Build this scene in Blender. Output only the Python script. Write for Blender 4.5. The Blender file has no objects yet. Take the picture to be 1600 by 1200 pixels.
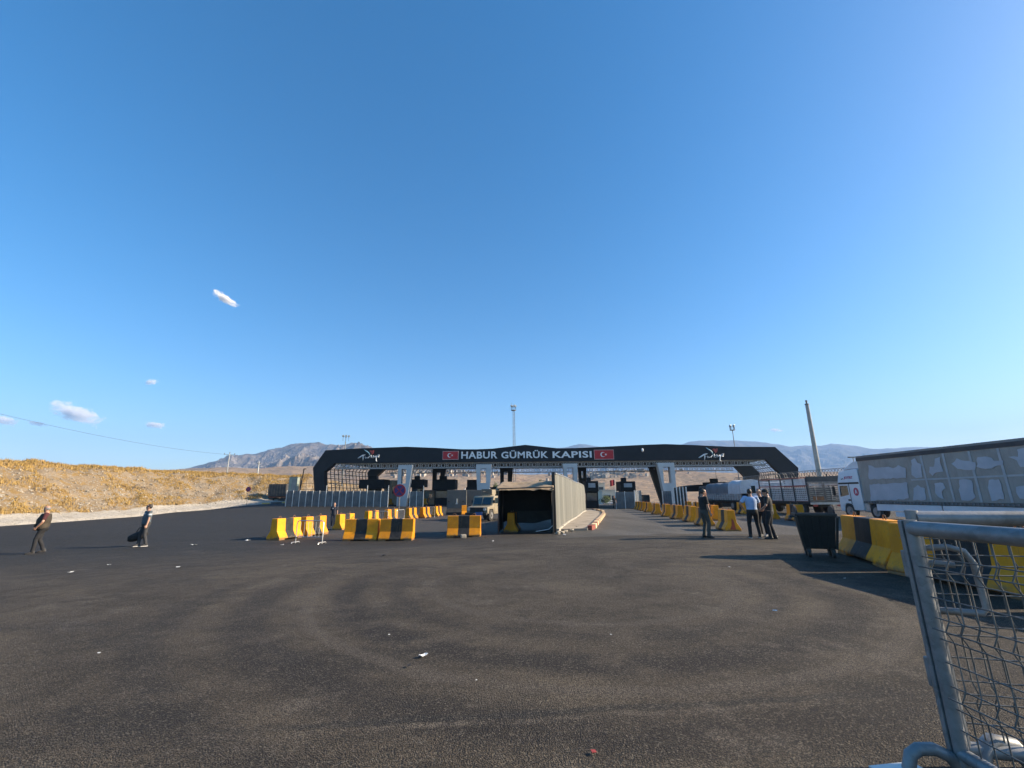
import bpy, bmesh, math, random
import numpy as np
from mathutils import Vector, Matrix, noise
random.seed(7)
SC = bpy.context.scene
COL = SC.collection
pi = math.pi
rad = math.radians

# ------------------------------------------------------------------ camera
F, PITCH, ROLL, CZ = 680.0, math.atan(173/680.0), rad(0.5), 1.63
cam_d = bpy.data.cameras.new('camera'); cam = bpy.data.objects.new('camera', cam_d); COL.objects.link(cam)
cam_d.sensor_width = 36.0; cam_d.lens = 36.0*F/1600.0
cam_d.clip_start = 0.05; cam_d.clip_end = 30000
cam.matrix_world = Matrix.Translation((0, 0, CZ)) @ Matrix.Rotation(pi/2+PITCH, 4, 'X') @ Matrix.Rotation(-ROLL, 4, 'Z')
SC.camera = cam

# ------------------------------------------------------------------ sky, sun, exposure
SUN_EL, SUN_AZ = rad(25.5), rad(90.0)      # azimuth measured clockwise from +Y
w = bpy.data.worlds.new('World'); SC.world = w; w.use_nodes = True
wn, wl = w.node_tree.nodes, w.node_tree.links
bg = wn['Background']
sky = wn.new('ShaderNodeTexSky'); sky.sky_type = 'NISHITA'; sky.sun_disc = False
sky.sun_elevation = SUN_EL; sky.sun_rotation = SUN_AZ
sky.altitude = 400; sky.air_density = 1.0; sky.dust_density = 1.2; sky.ozone_density = 2.2
hs = wn.new('ShaderNodeHueSaturation'); hs.inputs['Saturation'].default_value = 1.45; hs.inputs['Value'].default_value = 1.0; hs.inputs['Hue'].default_value = 0.497
wl.new(sky.outputs[0], hs.inputs['Color']); wl.new(hs.outputs[0], bg.inputs['Color'])
bg.inputs['Strength'].default_value = 0.089
sun_d = bpy.data.lights.new('sun', 'SUN'); sun_d.energy = 5.0; sun_d.angle = rad(0.5); sun_d.color = (1.0, 0.84, 0.63)
sun = bpy.data.objects.new('sun', sun_d); COL.objects.link(sun)
sd = Vector((math.sin(SUN_AZ)*math.cos(SUN_EL), math.cos(SUN_AZ)*math.cos(SUN_EL), math.sin(SUN_EL)))
sun.rotation_euler = sd.to_track_quat('Z', 'Y').to_euler()
SC.view_settings.view_transform = 'Standard'; SC.view_settings.look = 'None'
SC.view_settings.exposure = 1.32; SC.view_settings.gamma = 1.0
SC.cycles.max_bounces = 6; SC.cycles.volume_bounces = 2; SC.cycles.transparent_max_bounces = 12

# ------------------------------------------------------------------ picture geometry -> metres
cp, sp = math.cos(PITCH), math.sin(PITCH)
def ray(px, py):
    u, v = (px-800)/F, (600-py)/F
    c, s = math.cos(ROLL), math.sin(ROLL)
    a, b = u*c+v*s, -u*s+v*c
    return (a, cp-b*sp, sp+b*cp)
def at(px, py, y):
    d = ray(px, py); t = y/d[1]
    return Vector((d[0]*t, y, CZ+d[2]*t))

# measured ground heights: (pixel column, pixel row of the contact, distance)
GC = [(55,866,17.8),(222,853,19.5),(520,824,33),(1105,839,17.2),(1180,841,17),(590,846,21.9),(1130,830,22.6),
      (1003,799.5,48),(868,833,23.7),(914,800,53.9),(640,811,42),(680,807.5,46),(585,788.7,74),(665,788,74),
      (450,783,75),(0,823,41),(100,816,47.5),(200,809,57),(300,799,68),(417,788.7,75),(978,795,66),(1285,872,11.5),
      (1480,815,24),(947,790.5,134),(760,813,39),(715,804,50),(1040,793,66),(800,792,68)]
GP = [tuple(at(*c)) for c in GC]
GP += [(x, y, 0.0) for x, y in ((0,3),(3,3),(-3,4),(0,0),(3,7),(8,9),(5,12),(-4,9),(6,-6),(-6,-6))]
GP += [(24,30,-.17),(24,40,-.17),(26,50,-.2),(32,46,-.1),(-20,8,-.35),(-40,15,-.7),(30,75,-.5),(40,30,-.1),(-60,40,-.7),(-60,20,-.8),
       (27,134,-1.8),(0,134,-1.5),(-30,134,-.5),(60,134,-1.8),(-80,134,.5),(0,220,-3),(60,220,-3.5),(-90,220,-1)]
_P = np.array(GP)
def g(x, y):
    d = (_P[:,0]-x)**2+(_P[:,1]-y)**2
    s2 = 6.0+0.004*(x*x+y*y)
    wt = 1.0/(d+s2)**1.6
    z = float((wt*_P[:,2]).sum()/wt.sum())
    return z
def spot(px, py, y):
    p = at(px, py, y); return (p.x, y, g(p.x, y))

# ------------------------------------------------------------------ object helpers
def tag(o, label=None, cat=None, group=None, kind=None):
    if label: o['label'] = label
    if cat: o['category'] = cat
    if group: o['group'] = group
    if kind: o['kind'] = kind
    return o
def empty(name, loc=(0,0,0), rz=0.0, label=None, cat=None, group=None):
    o = bpy.data.objects.new(name, None); COL.objects.link(o)
    o.empty_display_size = .3
    o.location = loc; o.rotation_euler = (0, 0, rz)
    return tag(o, label, cat, group)
def copy_tree(o, parent=None):
    c = o.copy(); COL.objects.link(c)
    if parent: c.parent = parent
    for ch in list(o.children): copy_tree(ch, c)
    return c

class MB:
    def __init__(s): s.v = []; s.f = []
    def add(s, vs, fs):
        n = len(s.v); s.v += [tuple(v) for v in vs]; s.f += [tuple(i+n for i in f) for f in fs]; return s
    def box(s, c, d, rz=0.0, M=None):
        cx, cy, cz = c; a, b, h = d[0]/2, d[1]/2, d[2]/2
        vs = [Vector((x, y, z)) for z in (-h, h) for y in (-b, b) for x in (-a, a)]
        R = Matrix.Rotation(rz, 3, 'Z') if M is None else M
        vs = [R @ v + Vector(c) for v in vs]
        return s.add(vs, [(0,2,3,1),(4,5,7,6),(0,1,5,4),(2,6,7,3),(0,4,6,2),(1,3,7,5)])
    def span(s, x0, x1, y0, y1, z0, z1):
        return s.box(((x0+x1)/2, (y0+y1)/2, (z0+z1)/2), (abs(x1-x0), abs(y1-y0), abs(z1-z0)))
    def bar(s, p, q, wd, h=None, up=(0,0,1)):
        p, q = Vector(p), Vector(q); h = h or wd
        d = q-p; L = d.length; d.normalize()
        u = Vector(up)
        if abs(d.dot(u)) > .98: u = Vector((0,1,0))
        x = d.cross(u).normalized(); z = x.cross(d)
        M = Matrix((x, d, z)).transposed()
        return s.box((p+q)/2, (wd, L, h), M=M)
    def tube(s, pts, r, n=8, caps=True):
        pts = [Vector(p) for p in pts]; rings = []
        if not hasattr(r, '__len__'): r = [r]*len(pts)
        base = len(s.v); prev = None
        for i, p in enumerate(pts):
            d = (pts[min(i+1, len(pts)-1)]-pts[max(i-1, 0)]).normalized()
            if prev is None:
                u = Vector((0,0,1)) if abs(d.z) < .95 else Vector((1,0,0))
                x = d.cross(u).normalized()
            else:
                x = (prev-d*prev.dot(d)).normalized()
            prev = x; y = d.cross(x)
            for k in range(n):
                a = 2*pi*k/n; s.v.append(tuple(p+(x*math.cos(a)+y*math.sin(a))*r[i]))
        for i in range(len(pts)-1):
            for k in range(n):
                a, b = base+i*n+k, base+i*n+(k+1)%n
                s.f.append((a, b, b+n, a+n))
        if caps:
            s.f.append(tuple(base+k for k in range(n))[::-1]); s.f.append(tuple(base+(len(pts)-1)*n+k for k in range(n)))
        return s
    def loft(s, pts, rs, side=(1,0,0), n=14):
        pts = [Vector(p) for p in pts]; base = len(s.v); side = Vector(side)
        for i, p in enumerate(pts):
            d = (pts[min(i+1, len(pts)-1)]-pts[max(i-1, 0)]).normalized()
            x = (side-d*side.dot(d))
            if x.length < 1e-4: x = d.orthogonal()
            x.normalize(); y = d.cross(x); a_, b_ = rs[i] if hasattr(rs[i], '__len__') else (rs[i], rs[i])
            for k in range(n):
                a = 2*pi*k/n; s.v.append(tuple(p+x*math.cos(a)*a_+y*math.sin(a)*b_))
        for i in range(len(pts)-1):
            for k in range(n):
                a, b = base+i*n+k, base+i*n+(k+1)%n
                s.f.append((a, b, b+n, a+n))
        s.f.append(tuple(base+k for k in range(n))[::-1]); s.f.append(tuple(base+(len(pts)-1)*n+k for k in range(n)))
        return s
    def ball(s, c, r, n=10, m=7, M=None):
        c = Vector(c); r = r if hasattr(r, '__len__') else (r, r, r); base = len(s.v)
        M = M or Matrix.Identity(3)
        P = []
        for j in range(m+1):
            t = pi*j/m
            for k in range(n):
                a = 2*pi*k/n
                P.append(c+M@Vector((r[0]*math.sin(t)*math.cos(a), r[1]*math.sin(t)*math.sin(a), r[2]*math.cos(t))))
                if j in (0, m): break
        fs = []
        idx = lambda j, k: 0 if j == 0 else (1+(m-1)*n if j == m else 1+(j-1)*n+k % n)
        for j in range(m):
            for k in range(n):
                q = [idx(j,k), idx(j+1,k), idx(j+1,k+1), idx(j,k+1)]
                q2 = []
                for i in q:
                    if i not in q2: q2.append(i)
                fs.append(tuple(q2))
        return s.add(P, fs)
    def prism(s, poly, y0, y1, plane='xz'):
        """extrude a 2-D outline; plane xz extrudes along y, yz along x, xy along z"""
        n = len(poly)
        mk = {'xz': lambda a, b, t: (a, t, b), 'yz': lambda a, b, t: (t, a, b), 'xy': lambda a, b, t: (a, b, t)}[plane]
        vs = [mk(a, b, y0) for a, b in poly]+[mk(a, b, y1) for a, b in poly]
        fs = [tuple(range(n)), tuple(range(2*n-1, n-1, -1))]+[(i, n+i, n+(i+1) % n, (i+1) % n) for i in range(n)]
        return s.add(vs, fs)
    def build(s, name, m, parent=None, smooth=False, bevel=0.0, fix=True, label=None, seg=2):
        me = bpy.data.meshes.new(name); me.from_pydata(s.v, [], s.f); me.update()
        bm = bmesh.new(); bm.from_mesh(me)
        if fix: bmesh.ops.recalc_face_normals(bm, faces=bm.faces)
        if bevel > 0:
            es = [e for e in bm.edges if len(e.link_faces) == 2 and e.calc_face_angle(0) > .5]
            bmesh.ops.bevel(bm, geom=es, offset=bevel, segments=seg, profile=.6, affect='EDGES', clamp_overlap=True)
        bm.to_mesh(me); bm.free()
        if smooth:
            for p in me.polygons: p.use_smooth = True
            if smooth == 'auto':
                me.set_sharp_from_angle(angle=rad(38))
        if isinstance(m, (list, tuple)):
            for k in m: me.materials.append(k)
        elif m: me.materials.append(m)
        o = bpy.data.objects.new(name, me); COL.objects.link(o)
        if parent: o.parent = parent
        if label: o['label'] = label
        return o

# ------------------------------------------------------------------ material helpers
class Nt:
    def __init__(s, name):
        s.m = bpy.data.materials.new(name); s.m.use_nodes = True
        s.t = s.m.node_tree; s.b = s.t.nodes['Principled BSDF']; s.out = s.t.nodes['Material Output']
        s.tc = s.t.nodes.new('ShaderNodeTexCoord'); s.L = s.t.links
    def put(s, sock, v):
        if isinstance(v, bpy.types.NodeSocket): s.L.new(v, sock)
        elif v is not None:
            if hasattr(v, '__len__') and len(v) == 3 and sock.type == 'RGBA': v = (*v, 1)
            sock.default_value = v
    def math(s, op, a, b=None, c=None, clamp=False):
        n = s.t.nodes.new('ShaderNodeMath'); n.operation = op; n.use_clamp = clamp
        for i, v in enumerate((a, b, c)):
            if v is not None: s.put(n.inputs[i], v)
        return n.outputs[0]
    def noise(s, scale, detail=5, rough=.55, vec=None, dist=0):
        n = s.t.nodes.new('ShaderNodeTexNoise'); n.inputs['Scale'].default_value = scale
        n.inputs['Detail'].default_value = detail; n.inputs['Roughness'].default_value = rough; n.inputs['Distortion'].default_value = dist
        s.L.new(vec or s.tc.outputs['Object'], n.inputs['Vector']); return n.outputs['Fac']
    def voro(s, scale, feat='F1', out='Distance', vec=None):
        n = s.t.nodes.new('ShaderNodeTexVoronoi'); n.feature = feat; n.inputs['Scale'].default_value = scale
        s.L.new(vec or s.tc.outputs['Object'], n.inputs['Vector']); return n.outputs[out]
    def mapv(s, scale=(1,1,1), loc=(0,0,0), rot=(0,0,0), vec=None):
        n = s.t.nodes.new('ShaderNodeMapping'); n.inputs['Scale'].default_value = scale; n.inputs['Location'].default_value = loc; n.inputs['Rotation'].default_value = rot
        s.L.new(vec or s.tc.outputs['Object'], n.inputs['Vector']); return n.outputs[0]
    def xyz(s, vec=None):
        n = s.t.nodes.new('ShaderNodeSeparateXYZ'); s.L.new(vec or s.tc.outputs['Object'], n.inputs[0]); return n.outputs
    def step(s, v, lo, hi, a=0.0, b=1.0):
        n = s.t.nodes.new('ShaderNodeMapRange'); n.interpolation_type = 'SMOOTHSTEP'
        s.put(n.inputs[0], v); 
        for i, q in enumerate((lo, hi, a, b)): n.inputs[i+1].default_value = q
        return n.outputs[0]
    def mix(s, f, a, b, mode='MIX'):
        n = s.t.nodes.new('ShaderNodeMix'); n.data_type = 'RGBA'; n.blend_type = mode
        s.put(n.inputs[0], f); s.put(n.inputs[6], a); s.put(n.inputs[7], b); return n.outputs[2]
    def bump(s, h, strength=.3, dist=.02):
        n = s.t.nodes.new('ShaderNodeBump'); n.inputs['Strength'].default_value = strength; n.inputs['Distance'].default_value = dist
        s.put(n.inputs['Height'], h); s.L.new(n.outputs[0], s.b.inputs['Normal'])
    def fin(s, col=None, rough=None, metal=None, spec=None):
        if col is not None: s.put(s.b.inputs['Base Color'], col)
        if rough is not None: s.put(s.b.inputs['Roughness'], rough)
        if metal is not None: s.put(s.b.inputs['Metallic'], metal)
        if spec is not None: s.put(s.b.inputs['Specular IOR Level'], spec)
        return s.m
_mc = {}
def mat(name, c1, c2=None, scale=4, rough=.6, metal=0.0, bump=0.0, bscale=40, bdist=.01, spec=None, lo=.35, hi=.65):
    if name in _mc: return _mc[name]
    n = Nt(name)
    c2 = c2 or tuple(min(1, k*.78) for k in c1)
    f = n.step(n.noise(scale, 6, .6), lo, hi)
    col = n.mix(f, c1, c2)
    if bump: n.bump(n.noise(bscale, 4, .6), bump, bdist)
    r = n.math('ADD', n.math('MULTIPLY', n.noise(scale*2.3, 3), .25), rough-.12)
    _mc[name] = n.fin(col, r, metal, spec); return n.m

def curve_text(body, size, m, name, parent, extrude=.02, offset=0.0, space=1.0, shear=0.0):
    cu = bpy.data.curves.new(name, 'FONT'); cu.body = body; cu.size = size; cu.extrude = extrude; cu.offset = offset
    cu.space_character = space; cu.align_x = 'CENTER'; cu.align_y = 'BOTTOM_BASELINE'; cu.shear = shear; cu.resolution_u = 3
    t = bpy.data.objects.new(name, cu); COL.objects.link(t)
    bpy.context.view_layer.update()
    dg = bpy.context.evaluated_depsgraph_get()
    me = bpy.data.meshes.new_from_object(t.evaluated_get(dg)); bpy.data.objects.remove(t); bpy.data.curves.remove(cu)
    me.materials.clear(); me.materials.append(m); me.name = name
    o = bpy.data.objects.new(name, me); COL.objects.link(o)
    if parent: o.parent = parent
    return o
def fit_text(o, x0, x1, z0, z1, y):
    """squeeze the lettering mesh into the rectangle x0..x1, z0..z1, standing up and facing -Y at depth y"""
    me = o.data
    xs = [v.co.x for v in me.vertices]; ys = [v.co.y for v in me.vertices]
    a, b, c, d = min(xs), max(xs), min(ys), max(ys)
    for v in me.vertices:
        v.co = ((v.co.x-a)/(b-a)*(x1-x0)+x0, y-v.co.z, (v.co.y-c)/(d-c)*(z1-z0)+z0)
    me.update()
# ================================================================== SETTING
def grid_mesh(name, xs, ys, zf, m, kind='structure', smooth=True):
    vs = [(x, y, zf(x, y)) for y in ys for x in xs]; nx = len(xs)
    fs = [(j*nx+i, j*nx+i+1, (j+1)*nx+i+1, (j+1)*nx+i) for j in range(len(ys)-1) for i in range(nx-1)]
    mb = MB(); mb.v = vs; mb.f = fs
    o = mb.build(name, m, smooth=smooth, fix=False); tag(o, kind=kind); return o
def frange(a, b, st):
    n = max(1, int(round((b-a)/st))); return [a+(b-a)*i/n for i in range(n+1)]
def fbm(x, y, sc, oct=5, seed=0.0):
    return noise.fractal(Vector((x*sc+seed, y*sc-seed, seed*.37)), 1.0, 2.0, oct)
def ridged(x, y, sc, oct=5, seed=0.0):
    return noise.ridged_multi_fractal(Vector((x*sc+seed, y*sc, seed)), 1.0, 2.0, oct, 1.0, 2.0)

# dry earth sheet to the horizon
n = Nt('dry_earth')
f1 = n.step(n.noise(.02, 8, .6), .35, .65); f2 = n.step(n.noise(.6, 6, .6), .4, .7)
n.bump(n.noise(3, 6), .4, .1)
M_earth = n.fin(n.mix(f2, n.mix(f1, (.40,.29,.17), (.30,.23,.15)), (.46,.36,.24)), .95, None, .1)
def sx(lim_a, lim_b, st=6.0, k=1.13):
    out = [0.0]; d = st
    while out[-1] < lim_b: out.append(out[-1]+d); d *= k
    neg = [0.0]; d = st
    while neg[-1] > lim_a: neg.append(neg[-1]-d); d *= k
    out[-1] = lim_b; neg[-1] = lim_a
    return neg[:0:-1]+out
def ground_z(x, y):
    r = math.hypot(x, y); s = min(1, max(0, (r-150)/150)); s = s*s*(3-2*s)
    z = g(x, y)*(1-s)+(-5+2*fbm(x, y, .004))*s
    if -62 < x < 66 and -20 < y < 172: z -= .35
    return z
grid_mesh('ground', sx(-6800, 6800), sx(-200, 6400), ground_z, M_earth)

# ---- asphalt
n = Nt('asphalt'); X, Y, Z = n.xyz()
big = n.noise(.33, 6, .66); med = n.noise(1.3, 6, .62); fine = n.noise(38, 4, .7); grain = n.voro(95)
streak = n.noise(1.0, 7, .72, n.mapv((.14, .9, 1), rot=(0, 0, rad(-14))))
streak2 = n.noise(1.0, 4, .6, n.mapv((.5, .09, 1), rot=(0, 0, rad(-9))))
wob = n.math('SUBTRACT', n.noise(.5, 4), .5)
old = n.mix(n.step(med, .35, .68), (.100,.079,.055), (.053,.042,.030))
old = n.mix(n.step(big, .46, .60), old, (.130,.104,.073))
old = n.mix(n.math('MULTIPLY', n.step(streak, .52, .72), .75), old, (.043,.036,.031))
# younger, darker surface on the left-hand carriageway
side = n.math('ADD', n.math('MULTIPLY', X, -.28), n.math('MULTIPLY', Y, .62))
side = n.math('ADD', side, n.math('MULTIPLY', wob, 3.0))
fy = n.math('MULTIPLY', n.step(side, 8.6, 15.5), n.step(X, 4.5, -2.5))
young = n.mix(n.step(streak, .36, .64), (.036,.0355,.036), (.022,.0225,.0235))
col = n.mix(fy, old, young)
# band of paler surface between the lanes of blocks
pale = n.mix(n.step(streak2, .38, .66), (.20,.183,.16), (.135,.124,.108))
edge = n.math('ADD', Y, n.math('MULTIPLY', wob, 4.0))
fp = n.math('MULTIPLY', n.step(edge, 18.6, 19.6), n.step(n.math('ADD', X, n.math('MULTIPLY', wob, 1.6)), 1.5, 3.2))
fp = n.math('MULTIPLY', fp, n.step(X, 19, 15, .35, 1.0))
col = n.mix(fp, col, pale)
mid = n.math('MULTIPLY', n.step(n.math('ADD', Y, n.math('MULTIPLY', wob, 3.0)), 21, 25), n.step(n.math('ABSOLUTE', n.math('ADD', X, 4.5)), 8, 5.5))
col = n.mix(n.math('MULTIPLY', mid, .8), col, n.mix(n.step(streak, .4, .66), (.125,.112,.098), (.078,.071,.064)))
blot = n.step(n.noise(.55, 9, .78, n.mapv((1,1.4,1),(2,7,0))), .50, .62)
col = n.mix(n.math('MULTIPLY', blot, n.step(Y, 20, 12, 0, .58)), col, (.034,.029,.024))
# tyre arcs where vehicles swing round
dx = n.math('ADD', X, -1.2); dy = n.math('ADD', Y, -9.0)
rr = n.math('SQRT', n.math('ADD', n.math('MULTIPLY', dx, dx), n.math('MULTIPLY', dy, dy)))
rr = n.math('ADD', rr, n.math('MULTIPLY', wob, .5))
near = n.step(Y, 11.5, 8.0)
for rc, wd, am, cc in ((4.15,.42,.85,(.030,.024,.020)), (3.30,.26,.6,(.036,.029,.024)), (4.75,.16,.6,(.135,.112,.088)), (5.45,.50,.7,(.032,.026,.022)), (2.75,.16,.5,(.13,.108,.085)), (6.4,.30,.55,(.036,.030,.025))):
    band = n.step(n.math('ABSOLUTE', n.math('SUBTRACT', rr, rc)), wd, wd*.25)
    band = n.math('MULTIPLY', n.math('MULTIPLY', band, near), n.math('MULTIPLY', n.step(med, .30, .50), am))
    col = n.mix(band, col, cc)
# sandy seam with a dark lip close to the photographer
sl = n.math('SUBTRACT', Y, n.math('ADD', n.math('MULTIPLY', X, .093), 3.76)); sl = n.math('ADD', sl, n.math('MULTIPLY', n.math('SUBTRACT', n.noise(1.7, 5), .5), .22))
sm = n.math('MULTIPLY', n.step(X, -2.6, -1.2), n.step(X, 4.2, 2.0))
b1 = n.math('MULTIPLY', n.step(n.math('ABSOLUTE', sl), .055, .015), n.math('MULTIPLY', sm, n.step(n.noise(2.6, 6, .7), .42, .60)))
col = n.mix(n.math('MULTIPLY', b1, .7), col, (.17,.142,.11))
b2 = n.math('MULTIPLY', n.step(n.math('ABSOLUTE', n.math('SUBTRACT', sl, .10)), .075, .02), n.math('MULTIPLY', sm, .7))
col = n.mix(b2, col, (.036,.033,.03))
# patches of pale dust, small dark spots
dust = n.math('MULTIPLY', n.step(n.noise(.9, 8, .75), .53, .68), n.step(Y, 24, 10))
col = n.mix(n.math('MULTIPLY', dust, .7), col, (.165,.138,.108))
col = n.mix(n.math('MULTIPLY', n.step(n.noise(1.9, 3, .5, n.mapv((1,1,1), (9,4,0))), .70, .76), .6), col, (.03,.028,.027))
# aggregate
gm = n.step(grain, .18, .62)
g2 = n.voro(82, 'F1', 'Color'); gr_ = n.xyz(g2)[0]
col = n.mix(.95, col, n.mix(gm, n.mix(1, col, (1.85,1.8,1.68), 'MULTIPLY'), n.mix(1, col, (.42,.42,.43), 'MULTIPLY')))
col = n.mix(n.step(gr_, .86, .93, 0, .42), col, (.24,.205,.155)); col = n.mix(n.step(gr_, .16, .08, 0, .6), col, (.015,.014,.013))
col = n.mix(n.step(fine, .60, .74, 0, .45), col, (.165,.142,.108))
col = n.mix(n.step(fine, .40, .28, 0, .5), col, (.022,.021,.020))
n.bump(n.math('ADD', n.math('MULTIPLY', fine, 1.0), n.math('MULTIPLY', grain, .9)), 1.0, .022)
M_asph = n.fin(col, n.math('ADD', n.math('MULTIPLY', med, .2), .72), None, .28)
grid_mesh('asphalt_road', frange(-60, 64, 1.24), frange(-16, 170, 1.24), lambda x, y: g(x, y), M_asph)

# ---- stony bank on the left, with its sandy shoulder
EDGE = [(-44,-12),(-45.2,10),(-45.8,25),(-46.3,41),(-47.0,48),(-48.0,57),(-47.6,65),(-45.2,71),(-41.5,74.6),(-37.4,77.2),(-32.5,79.0),(-27,80.5),(-21,81.5)]
NRM = [(-1,.02),(-1,.05),(-1,.1),(-1,.15),(-1,.18),(-.98,.25),(-.93,.4),(-.8,.6),(-.5,.87),(-.25,.97),(-.12,1),(0,1),(.1,1)]
def edge_at(s):
    k = min(len(EDGE)-2, int(s)); t = s-k
    def cr(P, a):
        p = [P[max(0, min(len(P)-1, k+i))][a] for i in (-1, 0, 1, 2)]
        return .5*(2*p[1]+(p[2]-p[0])*t+(2*p[0]-5*p[1]+4*p[2]-p[3])*t*t+(3*p[1]-p[0]-3*p[2]+p[3])*t**3)
    e = Vector((cr(EDGE, 0), cr(EDGE, 1))); d = Vector((cr(NRM, 0), cr(NRM, 1))).normalized()
    return e, d
def bank(s, t):
    e, d = edge_at(s); p = e+d*t
    base = g(e.x, e.y)
    tt = t+.9*fbm(e.y, t, .12, 3, 3)
    k = min(1, max(0, (tt-3.0)/13.5)); k = k*k*(3-2*k)*.35+k*.65
    H = float(np.interp(s, [0,4,5,6,7,8,9,12], [7.1,6.9,6.8,6.5,5.9,5.2,4.8,3.8]))-.75+.35*fbm(s*3, 0, .7, 2, 8)
    if s > 9.0: H *= max(0.0, 1-(s-9.0)/2.6)**.8
    z = base+H*k+.04+.75*min(1, max(0, t/3.3))
    rough = min(1, max(0, (t-2.2)/2.0))
    z += rough*(.38*fbm(p.x, p.y, .45, 5, 1)+.25*fbm(p.x, p.y, 1.6, 3, 5))
    if t > 18: z -= (t-18)*.012
    if s > 6.6:                                    # washed-out gully near the end of the bank
        z -= .45*math.exp(-((s-7.75)/.10)**2)*k*(1-k)*3
    if t < .6: z = base+.18*t/.6-(.2 if t <= 0 else 0)
    return Vector((p.x, p.y, z))
n = Nt('stony_earth'); X, Y, Z = n.xyz()
st = n.voro(3.2, 'F1'); stc = n.voro(3.2, 'F1', 'Color'); sr = n.xyz(stc)[0]
a = n.mix(n.step(n.noise(.25, 6, .6), .38, .64), (.30,.235,.16), (.235,.175,.11))
a = n.mix(n.step(n.noise(.8, 6, .65, n.mapv((1,1,1),(5,2,1))), .46, .62), a, (.27,.175,.07))
a = n.mix(n.step(n.noise(2.4, 6, .7), .55, .72, 0, .7), a, (.23,.17,.11))
stone = n.math('MULTIPLY', n.step(st, .34, .22), n.step(sr, .45, .6))
a = n.mix(stone, a, n.mix(n.noise(6), (.42,.37,.30), (.33,.29,.23)))
# the flat shoulder is trodden pale sand: its height keeps it separate from the slope
uvn = n.t.nodes.new('ShaderNodeAttribute'); uvn.attribute_name = 'shoulder'
sh = n.step(uvn.outputs['Fac'], .3, .7)
a = n.mix(sh, a, n.mix(n.step(n.noise(1.1, 6, .65), .4, .65), (.43,.39,.33), (.36,.32,.26)))
n.bump(n.math('ADD', n.noise(2.5, 7, .65), n.math('MULTIPLY', stone, .25)), .9, .28)
M_bank = n.fin(a, .95, None, .12)
ss = frange(0, len(EDGE)-1.001, .055); ts = [-.6, 0, .6, 1.2, 2, 2.6]+frange(3.1, 19, .5)+[20, 21.5, 26, 32, 40, 55, 80]
mb = MB()
for s in ss:
    for t in ts: mb.v.append(tuple(bank(s, t)))
nt_ = len(ts)
for i in range(len(ss)-1):
    for j in range(nt_-1): mb.f.append((i*nt_+j, i*nt_+j+1, (i+1)*nt_+j+1, (i+1)*nt_+j))
bk = mb.build('embankment', M_bank, smooth=True, fix=False); tag(bk, kind='structure')
at_ = bk.data.attributes.new('shoulder', 'FLOAT', 'POINT')
at_.data.foreach_set('value', [max(0.0, min(1.0, (3.7-t)/1.0)) for s in ss for t in ts])
bk.data.flip_normals()

# loose stones and dry grass on the bank: nobody could count them
rs = random.Random(3); mb = MB()
for i in range(5600):
    s = rs.uniform(1.4, 8.7); t = rs.triangular(2.4, 17, 6) if rs.random() < .85 else rs.uniform(2.4, 20)
    p = bank(s, t); r = .045+.16*rs.random()**3.2
    M = Matrix.Rotation(rs.uniform(0, 6), 3, 'Z') @ Matrix.Rotation(rs.uniform(0, 3), 3, 'X')
    q = [Vector(v) for v in ((1,0,0),(-1,0,0),(0,1,0),(0,-1,0),(0,0,1),(0,0,-1))]
    mb.add([p+M@(v*r*rs.uniform(.55, 1.15)) for v in q], [(0,2,4),(2,1,4),(1,3,4),(3,0,4),(2,0,5),(1,2,5),(3,1,5),(0,3,5)])
tag(mb.build('loose_stones', mat('limestone', (.37,.325,.26), (.27,.235,.185), 1.5, .95, bump=.4)), 'pale limestone rubble strewn over the slope of the bank', 'stones', kind='stuff')
n = Nt('dry_grass'); rv = n.t.nodes.new('ShaderNodeNewGeometry').outputs['Random Per Island']
gc = n.mix(rv, (.47,.32,.11), (.36,.235,.08)); gc = n.mix(n.step(n.noise(.35, 4), .45, .6), gc, (.40,.27,.105))
M_grass = n.fin(gc, .9, None, .15)
mb = MB(); made = 0
while made < 14000:
    s = rs.uniform(1.2, 8.9); top = rs.random() < .40
    t = rs.gauss(17.3, 1.2) if top else rs.uniform(3.2, 15.5)
    p = bank(s, t)
    dens = fbm(p.x, p.y, .16, 4, 21)+.35*fbm(p.x, p.y, .6, 3, 2)
    if not top and dens < -.04+.22*rs.random(): continue
    h = rs.uniform(.22, .5) if top else rs.uniform(.14, .42)
    made += 1
    for b in range(6):
        a = rs.uniform(0, 2*pi); ln = rs.uniform(.1, .75)*h; bw = .012+.018*rs.random()
        o = Vector((rs.gauss(0, .10), rs.gauss(0, .10), -.03)); d = Vector((math.cos(a), math.sin(a), 0)); sd_ = Vector((-d.y, d.x, 0))*bw
        r0 = p+o; r1 = r0+d*ln*.45+Vector((0,0,h*rs.uniform(.55,.75))); r2 = r0+d*ln+Vector((0,0,h*rs.uniform(.8,1.1)))
        mb.add([r0-sd_, r0+sd_, r1+sd_*.7, r1-sd_*.7, r2], [(0,1,2,3),(3,2,4)])
tag(mb.build('dry_grass', M_grass, fix=False), 'golden dry grass along the crest and slope of the bank', 'grass', kind='stuff')
mb = MB()
for i in range(900):
    c = [(1.9,6.2),(2.1,5.0),(2.6,6.0),(3.0,5.2),(3.3,4.6),(5.9,9.5),(4.4,9.0)][i % 7]
    s = rs.gauss(c[0], .10); t = max(3.2, rs.gauss(c[1], .55)); p = bank(max(0, s), t)
    for b in range(5):
        d = Vector((rs.gauss(0,1), rs.gauss(0,1), abs(rs.gauss(0,.8)))).normalized()*rs.uniform(.18,.42); q = Vector((rs.gauss(0,1), rs.gauss(0,1), rs.gauss(0,1))).normalized()*.02
        mb.add([p-q, p+q, p+d], [(0,1,2)])
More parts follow.
